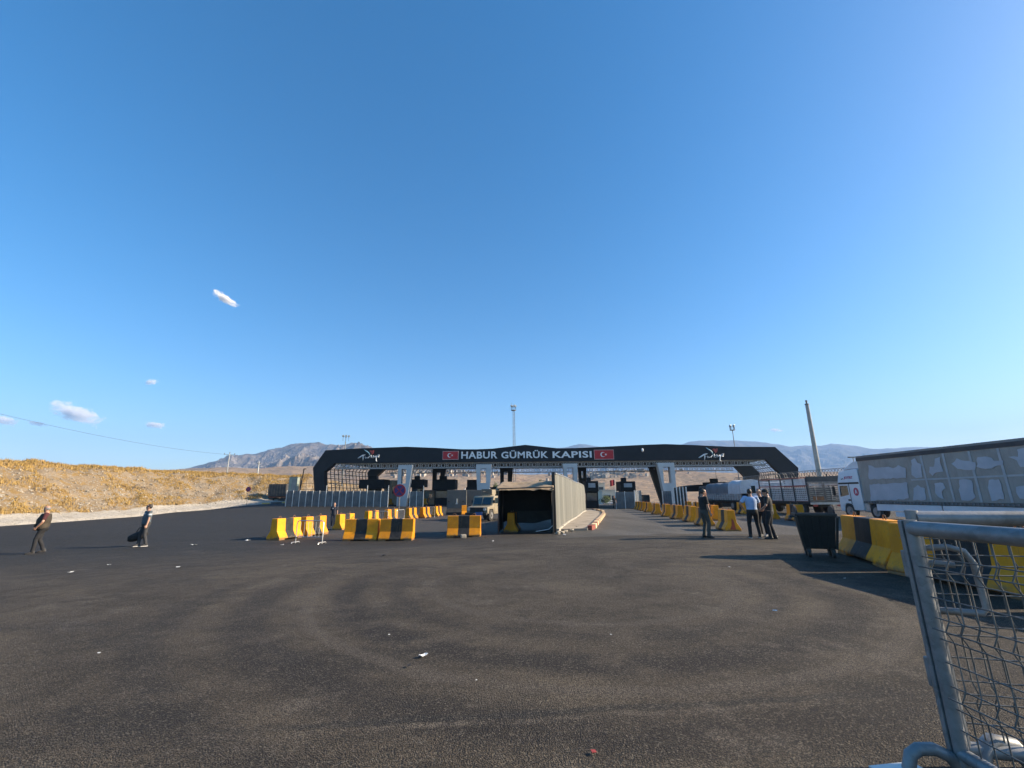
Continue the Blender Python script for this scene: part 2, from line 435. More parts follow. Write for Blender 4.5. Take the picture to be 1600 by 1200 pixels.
tag(mb.build('thorn_scrub', mat('thorn_scrub', (.15,.115,.085), (.22,.17,.12), 3, .95), fix=False), 'brown grey thorny scrub low on the slope of the bank', 'scrub', kind='stuff')

# ---- pavement beside the sheet-metal fence and its painted kerb
FN0, FN1 = Vector((2.18, 23.7)), Vector((8.54, 53.9))         # foot of the sheet-metal fence
KL = [spot(918,829.5,24.6), spot(925,827,25.6), spot(932,819,30.2), spot(938,811,36.5), spot(942,805,42), spot(941,800,49), spot(934,797,54), spot(925,795.5,57)]
mb = MB(); m_ = 40
def kl_at(u):
    u *= len(KL)-1; k = min(len(KL)-2, int(u)); t = u-k
    return Vector(KL[k])*(1-t)+Vector(KL[k+1])*t
for i in range(m_+1):
    u = i/m_; k = kl_at(u); fy_ = min(1.03, max(-.02, (k.y-23.7)/30.2)); f_ = FN0.lerp(FN1, fy_)
    for j in range(5):
        q = Vector((f_.x-.3, f_.y, 0)).lerp(Vector((k.x, k.y, 0)), j/4); mb.v.append((q.x, q.y, g(q.x, q.y)+.115))
    mb.v.append((k.x, k.y, g(k.x, k.y)-.05))
for i in range(m_):
    for j in range(5): mb.f.append((i*6+j, i*6+j+1, (i+1)*6+j+1, (i+1)*6+j))
mb.f.append((5,4,3,2,1,0))
n = Nt('pavement_concrete')
n.bump(n.noise(14, 5), .4, .02)
M_pave = n.fin(n.mix(n.step(n.noise(.9, 6, .65), .4, .66), (.36,.31,.25), (.26,.225,.18)), .92, None, .15)
tag(mb.build('pavement', M_pave), kind='structure')
def kerb(name, pts, hgt, ca, cb, L=.5, wd=.16):
    """painted kerb as one strip; the two paints alternate block by block"""
    mb = MB(); Ma = mat('kerb_paint_'+ca[0], ca[1], ca[2], 9, .75, bump=.3); Mb = mat('kerb_paint_'+cb[0], cb[1], cb[2], 9, .75, bump=.3)
    mi = []; k = 0
    for a, b in zip(pts[:-1], pts[1:]):
        a, b = Vector(a), Vector(b); N = max(1, int((b-a).length/L))
        for i in range(N):
            p, q = a.lerp(b, (i+(0 if k % 2 else .12))/N), a.lerp(b, (i+(1.06 if k % 2 else .88))/N); c = (p+q)/2; d = q-p
            mb.box((c.x, c.y, g(c.x, c.y)+hgt/2), (d.length, wd, hgt), math.atan2(d.y, d.x)); mi += [k % 2]*6; k += 1
    o = mb.build(name, [Ma, Mb]); o.data.polygons.foreach_set('material_index', mi); tag(o, kind='structure'); return o
WHITE = ('white', (.72,.68,.60), (.5,.46,.4)); RED = ('red', (.27,.06,.04), (.22,.07,.05)); YEL = ('yellow', (.62,.42,.10), (.45,.34,.15)); BLK = ('black', (.035,.035,.035), (.07,.065,.06))
kerb('kerb', [(x+.1, y, z) for x, y, z in KL], .24, RED, ('cream', (.74,.60,.34), (.62,.5,.3)), 1.0, .24)
kerb('kerb', [(-41.6,74.3,0),(-38.9,75.6,0),(-36.2,76.2,0)], .22, YEL, BLK, 1.0, .2)
kerb('kerb', [(-34.0,76.0,0),(-29.5,75.4,0)], .2, BLK, ('pale', (.62,.55,.4), (.5,.44,.33)), 1.0, .2)

# ---- hills and mountains
n = Nt('hill_earth')
hc = n.mix(n.step(n.noise(.006, 7, .6), .40, .60), (.36,.255,.165), (.25,.19,.135))
hc = n.mix(n.step(n.noise(.03, 7, .65), .48, .64, 0, .85), hc, (.27,.20,.14))
hc = n.mix(n.step(n.noise(.16, 5, .7), .52, .62, 0, .75), hc, (.12,.10,.07)); hc = n.mix(n.step(n.noise(.011, 6, .7), .55, .68, 0, .5), hc, (.30,.17,.11))
n.bump(n.noise(.06, 7, .6), .8, 6)
M_hill = n.fin(hc, .97, None, .05)
def hill_z(px, d):
    x = (px-800)/702*d
    k = min(1, max(0, (d-190)/700)); k = k*k*(3-2*k)
    crest = np.interp(px, [-300,0,250,330,400,450,520,620,720,800,880,960,1040,1120,1200,1300,1400,1900], [30,38,46,49,45,48,44,42,38,34,33,37,41,38,36,34,30,24])
    z = -5+(crest*1.24)*k
    z += k*(14*fbm(x, d, .0035, 5, 4)+7*fbm(x, d, .012, 4, 9))*(1-.55*k)
    if d > 950: z -= (d-950)*.03
    return Vector((x, d, z))
ds = [150,175,200]+frange(220, 960, 20)+frange(1000, 1500, 60); pxs = frange(-300, 1900, 7)
mb = MB(); mb.v = [tuple(hill_z(px, d)-Vector((0,0,6 if d < 180 else 0))) for d in ds for px in pxs]; nx = len(pxs)
mb.f = [(j*nx+i, j*nx+i+1, (j+1)*nx+i+1, (j+1)*nx+i) for j in range(len(ds)-1) for i in range(nx-1)]
tag(mb.build('hills', M_hill, smooth=True, fix=False), kind='structure')

def mountain(name, prof, yr, W, m, seed, rug, step=3.0):
    px0, px1 = prof[0][0], prof[-1][0]; cols = frange(px0, px1, step); rows = frange(0, 1, 1/56)+[1.15, 1.4]
    xs_, ys_ = [p[0] for p in prof], [p[1] for p in prof]
    mb = MB()
    for k in rows:
        for px in cols:
            py = np.interp(px, xs_, ys_); top = at(px, py, yr); H = top.z+6
            kk = k if k <= 1 else 1-(k-1)*.9
            y = yr-W*(1-k)
            base = H*(kk**.85)
            x = top.x*(1-.97*(1-min(1, k))*W/yr)
            rg = (ridged(x, y, 1.0/(W*.42), 8, seed)-1.1)+.35*(ridged(x*1.6, y*.7, 1.0/(W*.13), 6, seed+3)-1.1)
            z = base+rg*rug*H*(.10+.9*math.sin(pi*min(1, kk))**1.0)*(.55 if k < 1 else .3)-6
            if k >= .999: z = base-6+rug*H*.10*fbm(x, y, 1/(W*.12), 4, seed)
            mb.v.append((x, y, z))
    nx = len(cols)
    mb.f = [(j*nx+i, j*nx+i+1, (j+1)*nx+i+1, (j+1)*nx+i) for j in range(len(rows)-1) for i in range(nx-1)]
    o = mb.build(name, m, smooth=False, fix=False); tag(o, kind='structure'); return o
n = Nt('mountain_rock')
rk = n.mix(n.step(n.noise(.004, 8, .68), .40, .60), (.17,.14,.115), (.085,.075,.065))
rk = n.mix(n.step(n.noise(.014, 7, .7, n.mapv((1,1,.35))), .50, .62, 0, .8), rk, (.29,.25,.21))
rk = n.mix(n.step(n.noise(.02, 6, .65), .55, .68, 0, .7), rk, (.06,.058,.05))
n.bump(n.noise(.012, 8, .65), 1.0, 30)
M_rock = n.fin(rk, .97, None, .05)
n = Nt('far_mountain_rock')
n.bump(n.noise(.004, 8, .6), .8, 40)
M_rock2 = n.fin(n.mix(n.step(n.noise(.0015, 7, .6), .4, .6), (.13,.12,.11), (.07,.07,.065)), .97, None, .05)
mountain('mountain', [(200,756),(250,742),(285,732),(320,725),(345,719),(370,714),(400,708),(420,702),(440,699),(455,694.5),(475,692.5),(510,694),(530,696.5),(545,696),(556,693.5),(568,698),(590,706),(620,714),(680,726),(760,742)], 2700, 1300, M_rock, 5.3, .60, 1.4)
mountain('mountain', [(700,735),(800,716),(860,703),(890,697),(903,694.5),(915,694),(930,697),(960,700),(1000,702),(1040,699),(1062,696),(1080,690),(1100,688.5),(1130,688),(1165,689),(1190,691.5),(1215,695),(1235,697.5),(1260,696),(1280,697),(1300,693.5),(1322,695),(1345,699),(1370,702),(1400,700.5),(1450,699),(1500,700),(1600,703),(1800,716)], 5600, 1900, M_rock2, 2.1, .26, 3.0)

# the town climbing the far slope reads as one mass of pale specks
mb = MB(); rs = random.Random(11)
for i in range(900):
    if rs.random() < .62: px = rs.gauss(955, 40)
    else: px = rs.uniform(610, 800)
    d = rs.uniform(560, 940); p = hill_z(px, d); s = rs.uniform(2.2, 5); h = rs.uniform(1.8, 4)
    mb.box((p.x, p.y, p.z+h/2-1), (s, rs.uniform(2.5, 5), h+2), rs.uniform(-.4, .4))
n = Nt('town_plaster'); rv = n.t.nodes.new('ShaderNodeNewGeometry').outputs['Random Per Island']
M_town = n.fin(n.mix(rv, (.20,.18,.16), (.42,.38,.33)), .9)
tag(mb.build('hillside_town', M_town), 'pale far-off houses scattered over the hillside behind the gate', 'town', kind='stuff')

# ---- clouds: small puffs of real vapour far beyond the haze
def cloud(px, py, y, wd, hg, tilt, seed, dens, label):
    c = at(px, py, y); mb = MB(); rc = random.Random(seed); s = y/702.0
    bm = bmesh.new(); bmesh.ops.create_icosphere(bm, subdivisions=4, radius=1)
    for v in bm.verts:
        k = 1+.35*noise.fractal(v.co*1.3+Vector((seed, 0, 0)), 1, 2, 4); v.co = v.co*k
        v.co = Vector((v.co.x*wd*s*.62, v.co.y*wd*s*.3, v.co.z*hg*s*.72))
    me = bpy.data.meshes.new('cloud'); bm.to_mesh(me); bm.free()
    nn = Nt('cloud_vapour'); nn.t.nodes.remove(nn.b)
    pv = nn.t.nodes.new('ShaderNodeVolumePrincipled'); pv.inputs['Color'].default_value = (1, .98, .96, 1); pv.inputs['Anisotropy'].default_value = .0
    X, Y, Z = nn.xyz()
    ax, ay, az = wd*s*.55, wd*s*.28, hg*s*.60
    r2 = nn.math('ADD', nn.math('ADD', nn.math('POWER', nn.math('DIVIDE', X, ax), 2), nn.math('POWER', nn.math('DIVIDE', Y, ay), 2)), nn.math('POWER', nn.math('DIVIDE', Z, az), 2))
    nz = nn.noise(7.5/(wd*s), 8, .68, nn.mapv((1, 1, 1.6), (seed*17.0, 0, 0)))
    d = nn.math('SUBTRACT', nn.math('MULTIPLY', nz, 4.6), nn.math('ADD', nn.math('MULTIPLY', r2, 1.15), 1.85), clamp=True)
    nn.L.new(nn.math('MULTIPLY', d, dens*.75/(hg*s)), pv.inputs['Density']); nn.L.new(pv.outputs[0], nn.out.inputs['Volume'])
    me.materials.append(nn.m)
    o = bpy.data.objects.new('cloud', me); COL.objects.link(o); o.location = c; o.rotation_euler = (0, rad(tilt), 0)
    tag(o, label, 'cloud', 'small clouds in the clear sky'); return o
cloud(351, 466, 7600, 62, 15, 33, 1, 16, 'bright slanting sliver of cloud, highest in the sky')
cloud(117, 645, 7600, 104, 30, 20, 2, 14, 'largest low puff of cloud above the bank')
cloud(4, 656, 7600, 56, 18, 14, 3, 10, 'low cloud cut by the left picture edge above the power line')
cloud(236, 597, 7600, 25, 11, -8, 4, 9, 'tiny cloud above and to the right of the largest puff')
cloud(242, 664, 7600, 42, 12, 6, 5, 8, 'thin low cloud between the largest puff and the utility pole')
cloud(58, 662, 7600, 36, 8, 10, 6, 5, 'faint wisp of cloud just under the largest puff')
cloud(1212, 672, 7600, 26, 6, 4, 7, 5, 'faint small wisp of cloud above the right mountains')

# ---- haze
hz = MB().span(-6900, 6900, -260, 6480, -30, 900).build('haze', None); tag(hz, kind='stuff')
n = Nt('haze_air'); n.t.nodes.remove(n.b)
pv = n.t.nodes.new('ShaderNodeVolumePrincipled'); pv.inputs['Color'].default_value = (.30,.50,.84,1); pv.inputs['Density'].default_value = 1.5e-4; pv.inputs['Anisotropy'].default_value = 0.0
n.L.new(pv.outputs[0], n.out.inputs['Volume']); hz.data.materials.append(n.m)
# ================================================================== GATE CANOPY
YF = 67.0; DEP = 17.0; SHX = 3.2                      # front plane, depth, sideways offset of the rear frame
def fz(px, py, y=YF): p = at(px, py, y); return (p.x, p.z)
M_navy = mat('navy_cladding', (.011,.014,.019), (.015,.018,.024), .6, .5, 0, .05, 60, spec=.25)
M_soffit = mat('soffit_panel', (.010,.010,.011), None, 1.5, .7)
M_white_clad = mat('white_pillar_cladding', (.47,.50,.53), (.40,.43,.46), .7, .45, .1, bump=.04)
M_dark_and_shade = mat('pillar_shade_and_dark_parts', (.015,.016,.018), None, .8, .5)  # under-roof shade put into the rear pillars' colour; also used for dark parts
M_lat = mat('lattice_steel', (.48,.47,.46), (.38,.37,.36), 3, .6, .0)
M_skin = mat('skin_steel', (.16,.16,.165), (.10,.10,.105), 3, .5, .3)
M_letter = mat('letter_acrylic', (.72,.76,.80), (.66,.70,.74), 5, .35)
M_red = mat('flag_red', (.45,.012,.02), (.38,.01,.018), 4, .45)
M_fwhite = mat('flag_white', (.75,.75,.77), None, 4, .45)
GATE = empty('gate_canopy', (0, YF, g(0, YF)), 0, 'wide black customs gate canopy with lettered fascia on white slotted pillars', 'gate')
GZ = -GATE.location.z
def L3(v): return (v[0], v[1]-YF, v[2]+GZ)
def shear(mb):
    mb.v = [L3((x+SHX*(y-YF)/DEP, y, z)) for x, y, z in mb.v]; return mb
TOP = [(508.5,703.6),(560,700.6),(634.7,698),(680,699.7),(722,702),(745,702),(769,701),(795,698),(821,695),(848,698),(874,700.6),(910,699.7),(960,697.2),(1000,695.2),(1039,693.8),(1080,695.2),(1138,697.9),(1211,698.2)]
ZB = fz(800, 721.6)[1]; ZL = fz(800, 730.6)[1]
tw = [fz(*p) for p in TOP]
lo, li = [fz(489,731), fz(492.5,792)], [fz(506,737.5), fz(507,792)]
ro, ri = [fz(1247.5,731), fz(1246,792)], [fz(1218,738.5), fz(1218.5,792)]
ilx, irx = fz(522,721.6)[0], fz(1198,721.6)[0]
outl = tw+[ro[0], ro[1], ri[1], ri[0], (irx, ZB), (ilx, ZB), li[0], li[1], lo[1], lo[0]]
def frame(y0, y1):
    mb = MB(); n_ = len(tw)
    mb.prism([p for p in tw]+[(irx, ZB), (ilx, ZB)], y0, y1)             # fascia band
    mb.prism([tw[0], (ilx, ZB), li[0], lo[0]], y0, y1); mb.prism([lo[0], li[0], li[1], lo[1]], y0, y1)
    mb.prism([tw[-1], ro[0], ri[0], (irx, ZB)], y0, y1); mb.prism([ro[0], ro[1], ri[1], ri[0]], y0, y1)
    return mb
shear(frame(YF, YF+.9)).build('fascia', M_navy, GATE)
shear(frame(YF+DEP-.9, YF+DEP)).build('rear_fascia', M_dark_and_shade, GATE)
mb = MB(); mb.prism([(x, z-.28) for x, z in tw]+[(irx, ZB+.06), (ilx, ZB+.06)], YF+.9, YF+DEP-.9); shear(mb).build('roof', M_soffit, GATE)
def lattice(y, x0, x1, name):
    mb = MB(); N = 66; w_ = (x1-x0)/N; H = ZB-ZL; t = .10
    mb.span(x0, x1, y, y+.08, ZL, ZL+.10); mb.span(x0, x1, y, y+.08, ZB-.08, ZB)
    for i in range(N):
        a = x0+i*w_; c = a+w_/2; zc = (ZL+ZB)/2
        mb.span(a-.03, a+.03, y, y+.08, ZL+.1, ZB-.08)
        R = H*.33; pts = [(c+R*math.cos(k*pi/4+pi/8), zc+R*math.sin(k*pi/4+pi/8)) for k in range(8)]
        for k in range(8):
            p, q = pts[k], pts[(k+1) % 8]; mb.bar((p[0], y+.04, p[1]), (q[0], y+.04, q[1]), t, .06)
        for sx_, sz_ in ((1,1),(1,-1),(-1,1),(-1,-1)):
            mb.bar((c+sx_*R*.75, y+.04, zc+sz_*R*.75), (c+sx_*w_*.47, y+.04, zc+sz_*H*.40), t*.8, .05)
    return shear(mb).build(name, M_lat, GATE)
lattice(YF+.35, ilx+.1, irx-.1, 'lattice'); lattice(YF+DEP-.5, ilx+.1, irx-.1, 'lattice')
mb = MB().span(ilx, irx, YF+.75, YF+1.0, ZL-.02, ZL+.16); shear(mb).build('beam', M_dark_and_shade, GATE)
# open lattice skins closing the two ends between front and rear legs
for side, poly in (('l', [tw[0], lo[0], (lo[0][0]+(lo[1][0]-lo[0][0])*.62, 2.3)]), ('r', [tw[-1], ro[0], (ro[0][0], 2.3)])):
    mb = MB(); sg = 1 if side == 'l' else -1
    for (a, b), nr in (((poly[0], poly[1]), 5), ((poly[1], poly[2]), 5)):
        for k in range(nr+1):
            x, z = a[0]+(b[0]-a[0])*k/nr+sg*.16, a[1]+(b[1]-a[1])*k/nr-.05
            mb.bar((x, YF+.9, z), (x, YF+DEP-.9, z), .10, .10)
        for k in range(1, 14):
            y = YF+.9+(DEP-1.8)*k/14
            mb.bar((a[0]+sg*.16, y, a[1]-.05), (b[0]+sg*.16, y, b[1]-.05), .09, .09)
            if k % 2:
                for q in range(nr):
                    f = (q+.5)/nr; x, z = a[0]+(b[0]-a[0])*f+sg*.16, a[1]+(b[1]-a[1])*f-.05
                    mb.bar((x, y, z), (x, y+(DEP-1.8)/14, z), .05, .05)
    shear(mb).build('end_screen', M_skin, GATE)
def pillar(y0, y1, lt, lb, rt, rb, slot, m, name, zt=None, yref=None):
    """slotted pillar: picture columns of its left and right edges at the top and at the foot, and of its slot"""
    yr = yref or y0; zt = zt or ZB-.01
    xl = lambda z: np.interp(z, [zb, zt], [lbx, ltx]); xr = lambda z: np.interp(z, [zb, zt], [rbx, rtx])
    ltx, rtx, lbx, rbx = (fz(c, 730, yr)[0] for c in (lt, rt, lb, rb)); zb = g((ltx+rtx)/2, yr)-.1
    s0, s1 = fz(slot[0], 730, yr)[0], fz(slot[1], 730, yr)[0]; z1, z0 = fz(800, slot[2], yr)[1], fz(800, slot[3], yr)[1]
    mb = MB()
    mb.prism([(xl(z1), z1), (xr(z1), z1), (xr(zt), zt), (xl(zt), zt)], y0, y1)
    mb.prism([(xl(z0), z0), (s0, z0), (s0, z1), (xl(z1), z1)], y0, y1); mb.prism([(s1, z0), (xr(z0), z0), (xr(z1), z1), (s1, z1)], y0, y1)
    mb.prism([(xl(zb), zb), (xr(zb), zb), (xr(z0), z0), (xl(z0), z0)], y0, y1)
    mb.v = [L3(v) for v in mb.v]
    return mb.build(name, m, GATE)
for a in ((622,622.5,644.5,637.5,(627.5,635,731.5,754)), (743.5,747.5,768,763,(750.5,759.5,731.5,754)), (879.5,885,902.5,899,(886,895.5,731.5,752)), (1027.6,1037,1054.2,1053,(1035.5,1047,731.5,757))):
    pillar(YF-.25, YF+.75, *a, M_white_clad, 'pillar', zt=ZB-.35)
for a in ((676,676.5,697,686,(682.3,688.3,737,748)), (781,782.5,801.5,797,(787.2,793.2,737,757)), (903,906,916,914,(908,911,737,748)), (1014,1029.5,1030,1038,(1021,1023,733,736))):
    pillar(YF+DEP-1.7, YF+DEP-.92, *a, M_dark_and_shade, 'rear_pillar', yref=YF+DEP-1.7, zt=ZB)  # near-black here stands for the shade beneath the roof
# lettering
for word, x0, x1, ptop in (('HABUR', 720.7, 777.2, 705.3), ('GÜMRÜK', 783.3, 856, 703.0), ('KAPISI', 863.6, 924.0, 704.8)):
    t = curve_text(word, 1.2, M_letter, 'lettering', GATE, .05, .028, 1.08)
    a, b = fz(x0, 716.0), fz(x1, ptop); zz = fz(822, 716.0)[1]
    fit_text(t, a[0], b[0], zz+GZ, b[1]+GZ, -.055)
def flag_panel(px0, px1, py0, py1):
    a, b = fz(px0, py1), fz(px1, py0); W, H = b[0]-a[0], b[1]-a[1]; cx = a[0]+W*.44; cz = (a[1]+b[1])/2+GZ
    mb = MB(); mb.box(((a[0]+b[0])/2, -.05, cz), (W, .1, H)); p = mb.build('flag_panel', M_red, GATE)
    mb = MB()
    for x0, x1, z0, z1 in ((a[0]-.07, b[0]+.07, cz+H/2, cz+H/2+.08), (a[0]-.07, b[0]+.07, cz-H/2-.08, cz-H/2), (a[0]-.07, a[0], cz-H/2, cz+H/2), (b[0], b[0]+.07, cz-H/2, cz+H/2)):
        mb.span(x0, x1, -.11, 0, z0, z1)
    mb.build('frame', mat('flag_border', (.5,.34,.34)), p)
    R = H*.285; r = H*.225; off = H*.075; poly = []
    th = math.acos((R*R+off*off-r*r)/(2*R*off)); N = 26
    for k in range(N+1): t = th+(2*pi-2*th)*k/N; poly.append((cx+R*math.cos(t), cz+R*math.sin(t)))
    ti = math.atan2(R*math.sin(th), R*math.cos(th)-off)
    for k in range(1, N): t = -ti-(2*pi-2*ti)*k/N; poly.append((cx+off+r*math.cos(t), cz+r*math.sin(t)))
    mb = MB()
    half = (len(poly)+2)//2
    out, inn = poly[:N+1], [poly[N]]+poly[N+1:]+[poly[0]]; inn = inn[::-1]
    for k in range(N): mb.prism([out[k], out[k+1], inn[k+1], inn[k]], -.13, -.1)
    mb.build('crescent', M_fwhite, p)
    sx0, mb = cx+H*.34, MB(); st = []
    for k in range(10): q = (.15*H if k % 2 == 0 else .06*H); t = pi+k*pi/5; st.append((sx0+q*math.cos(t), cz+q*math.sin(t)))
    for k in range(10): mb.prism([st[k], st[(k+1) % 10], (sx0, cz)], -.13, -.1)
    mb.build('star', M_fwhite, p)
flag_panel(692.2, 716, 705.6, 717.6); flag_panel(929.2, 957.8, 703.4, 717.2)
def script_logo(px, py, s):
    """handwritten country mark: pale strokes, blue sweep, red tulip"""
    def P(u, v): p = fz(px+(u-610)/20*s, py+(v-410)/20*s); return (p[0], -.05, p[1]+GZ)
    K = s*.095
    mb = MB()
    for st, r in (([(225,505),(300,462),(390,402),(495,380)], (.5,.8,.75,.35)), ([(412,425),(408,500),(405,585)], (.6,.6,.3)), ([(480,450),(512,515),(535,470),(560,505),(590,470),(610,500),(645,425)], (.4,)*7),
                  ([(700,385),(700,495)], (.45,.45)), ([(745,430),(702,462),(760,498)], (.35,)*3), ([(775,410),(800,495)], (.5,.4)), ([(805,420),(835,468),(885,415)], (.45,)*3), ([(890,410),(885,500),(880,590),(915,612)], (.55,.6,.6,.5)), ([(925,450),(975,430),(1000,385),(950,385),(925,430),(950,468),(1000,450)], (.4,)*7)):
        mb.tube([P(*q) for q in st], [k*K*1.5 for k in r], 6)
    lg = mb.build('country_mark', M_letter, GATE, smooth=True)
    mb = MB().tube([P(445,190), P(540,255), P(610,300), P(645,360), P(650,420)], [K*.5, K, K*1.1, K, K*.5], 6)
    mb.build('sweep', mat('mark_blue', (.20,.38,.50), None, 4, .4), lg, smooth=True)
    mb = MB(); q = [P(*c) for c in ((640,235),(690,215),(740,235),(800,205),(810,270),(780,330),(745,365),(700,300))]
    mb.prism([(a[0], a[2]) for a in q], -.1, -.02); mb.build('tulip', mat('mark_red', (.40,.06,.05), None, 4, .45), lg)
script_logo(576, 712, .86); script_logo(1111, 710.5, 1.0)
mb = MB(); p = fz(1003, 703.5); mb.ball((p[0], -.25, p[1]+GZ), (.17,.2,.3)); mb.tube([(p[0], 0, p[1]+GZ+.1), (p[0], -.25, p[1]+GZ+.2)], .04); mb.build('lamp_housing', M_letter, GATE, smooth=True)

# ================================================================== BOOTHS
M_black = mat('black_panel', (.006,.006,.007), (.011,.011,.012), 1.2, .6, spec=.2)
M_bglass = mat('booth_glass', (.03,.045,.06), (.05,.065,.08), 1.0, .08, spec=.8)
M_gpanel = mat('grey_sign_panel', (.30,.31,.33), (.24,.25,.27), 2, .5)
M_cream = mat('cream_wall', (.62,.56,.47), (.5,.45,.37), .6, .8)
def booth(px0, px1, pyt, pyh, y, label, cabin=True, sign=False, cw=.62, ac=True, cabm=None):
    """toll booth: black roof box from picture columns px0..px1, rows pyt..pyh, over a narrower glazed cabin"""
    a, b = fz(px0, 770, y)[0], fz(px1, 770, y)[0]; cx = (a+b)/2; W = b-a
    z1, z0 = fz((px0+px1)/2, pyt, y)[1], fz((px0+px1)/2, pyh, y)[1]; gz = g(cx, y)
    t = empty('toll_booth', (cx, y, gz), 0, label, 'booth', 'toll booths under the canopy'); H0, H1 = z0-gz, z1-gz
    MB().box((0, 0, (H0+H1)/2), (W, 3.2, H1-H0)).build('roof_box', M_black, t, bevel=.05)
    if ac:
        u = MB().box((-.1*W, .2, H1+.3), (.32*W, .8, .55)).build('air_conditioner', M_black, t, bevel=.04)
        MB().tube([(.05*W, .2, H1), (.05*W, .2, H1+1.9)], .022, 6).build('antenna', M_dark_and_shade, t)
    if cabin:
        c = W*cw; mb = MB(); mb.box((0, 0, .55), (c, 2.4, 1.1)); mb.box((0, 0, H0-.12), (c, 2.4, .24))
        for sx_ in (-1, 1):
            for sy_ in (-1, 1): mb.box((sx_*(c/2-.06), sy_*1.14, (1.1+H0-.24)/2), (.12, .12, H0-1.34))
        mb.build('cabin', cabm or M_black, t)
        w_ = MB().box((0, 0, (1.1+H0-.24)/2), (c-.14, 2.2, H0-1.36)).build('window', M_bglass, t)
    if sign:
        MB().box((-.02*W, -1.63, H0+(H1-H0)*.58), (W*.55, .06, (H1-H0)*.42)).build('sign_panel', M_gpanel, t)
    return t
booth(565,604,749.5,763.5,70, 'wide black booth roof beside the left end of the canopy', cw=.42)
booth(641,665,749.5,761.5,71, 'black booth just right of the leftmost white pillar', cw=.6)
booth(677.5,713,749.5,765,72, 'black booth with open doorway left of the grey blast walls', cw=.8)
booth(731,747,750,762,73, 'narrow black booth half hidden by the second white pillar', cw=.7, ac=False)
booth(913,932.5,752,768,67.5, 'black booth at the far end of the sheet-metal fence', sign=True, cw=.95)
booth(967,989.5,752.5,767,68.5, 'black booth with grey sign panel right of the small red flag', sign=True, cw=.78)
booth(1106,1137,753.5,758,70, 'low black booth behind the tarpaulin lorry', cw=.8)
# pale cream guard cabins catching the sun between the booths
def guard_cabin(px0, px1, pyt, y, label):
    a, b = fz(px0, 770, y)[0], fz(px1, 770, y)[0]; cx = (a+b)/2; W = b-a; gz = g(cx, y); H = fz(px0, pyt, y)[1]-gz
    t = empty('guard_cabin', (cx, y, gz), rad(-28), label, 'cabin', 'cream guard cabins')
    MB().box((0, 0, H/2), (W*.85, 1.9, H)).build('wall', M_cream, t, bevel=.03); MB().box((0, 0, H+.06), (W*.85+.2, 2.1, .12)).build('roof', M_gpanel, t, bevel=.02)
    MB().box((W*.425+.012, -.3, H*.62), (.03, .8, H*.3)).build('window', M_bglass, t); MB().box((0, -.965, H*.45), (W*.4, .03, H*.8)).build('door', mat('cabin_door', (.5,.5,.48)), t)
guard_cabin(603,621,752,73.5, 'cream guard cabin behind the big round sign')
guard_cabin(664,677,767,74, 'small cream guard cabin left of the booth with open doorway')
# flat dark shelter roofs behind
def flat_shelter(px0, px1, pyt, pyh, y, d, label, peak=0):
    a, b = fz(px0, 770, y)[0], fz(px1, 770, y)[0]; cx = (a+b)/2; W = b-a; gz = g(cx, y)
    z1, z0 = fz(cx/y*702+800, pyt, y)[1]-gz, fz(cx/y*702+800, pyh, y)[1]-gz
    t = empty('shelter_roof', (cx, y, gz), 0, label, 'shelter', 'dark flat shelters under the canopy')
    MB().prism([(-W/2, z0), (W/2, z0), (W/2, z1-peak), (0, z1), (-W/2, z1-peak)], -d/2, d/2).build('roof', M_black, t)
    for sx_ in (-1, 1):
        for sy_ in (-1, 1): MB().box((sx_*(W/2-.2), sy_*(d/2-.2), z0/2-.1), (.14, .14, z0+.18)).build('post', M_dark_and_shade, t)
flat_shelter(730,790,761.5,767.5,69, 4, 'long flat black shelter roof behind the blast walls')
flat_shelter(1054,1120,757.5,768,74, 5, 'low pitched dark shelter roof right of the rightmost white pillar', .45)

# ================================================================== FENCES
M_galv = mat('galvanised_sheet', (.30,.31,.31), (.23,.24,.245), 1.3, .45, .45, bump=.06)
M_fencep = mat('fence_sheet', (.17,.178,.185), (.115,.12,.127), .9, .5, .35)
M_post = mat('pale_post', (.66,.66,.65), (.55,.55,.54), 2, .45, .3)
def sheet_fence(p0, p1, h0, label, posts=2.2, pw=.09, m=None, tall=(), rail=True, group=None):
    """ribbed steel sheet on posts between two ground points"""
    p0, p1 = Vector(p0), Vector(p1); d = p1-p0; L = d.length; ang = math.atan2(d.y, d.x)
    t = empty('sheet_fence', (p0.x, p0.y, 0), ang, label, 'fence', group)
    def gz(u): q = p0+d*(u/L); return g(q.x, q.y)
    mb = MB(); per = .30; u = 0.0; base = []
    prof = [(0, 0), (.10, 0), (.13, .045), (.24, .045), (.27, 0)]
    pts = []
    while u < L:
        for a, b in prof:
            if u+a <= L: pts.append((u+a, b))
        u += per
    for (a, b) in pts: z = gz(a); mb.v += [(a, b, z+.08), (a, b, z+h0)]
    for i in range(len(pts)-1): mb.f.append((2*i, 2*i+2, 2*i+3, 2*i+1))
    n0 = len(mb.v); mb.v += [(x, y-.012, z) for x, y, z in mb.v[:n0]]; mb.f += [tuple(n0+k for k in f[::-1]) for f in mb.f]
    mb.build('sheeting', m or M_fencep, t, fix=False)
    if rail:
        for zz in (.25, h0-.04):
            r_ = MB()
            N = max(1, int(L/4))
            for i in range(N): a, b = L*i/N, L*(i+1)/N; r_.bar((a, .075, gz(a)+zz), (b, .075, gz(b)+zz), .05, .06)
            r_.build('rail', M_post, t)
    k = max(1, round(L/posts))
    for i in range(k+1):
        u = L*i/k; z = gz(u); hh = h0+.06+(.75 if i in tall else 0)
        MB().box((u, -.055, z+hh/2), (pw, .08, hh)).build('post', M_post, t, bevel=.01)
    return t
a, b, c = spot(447,783,66.0), spot(540,784,65.2), spot(606,786,64.6)
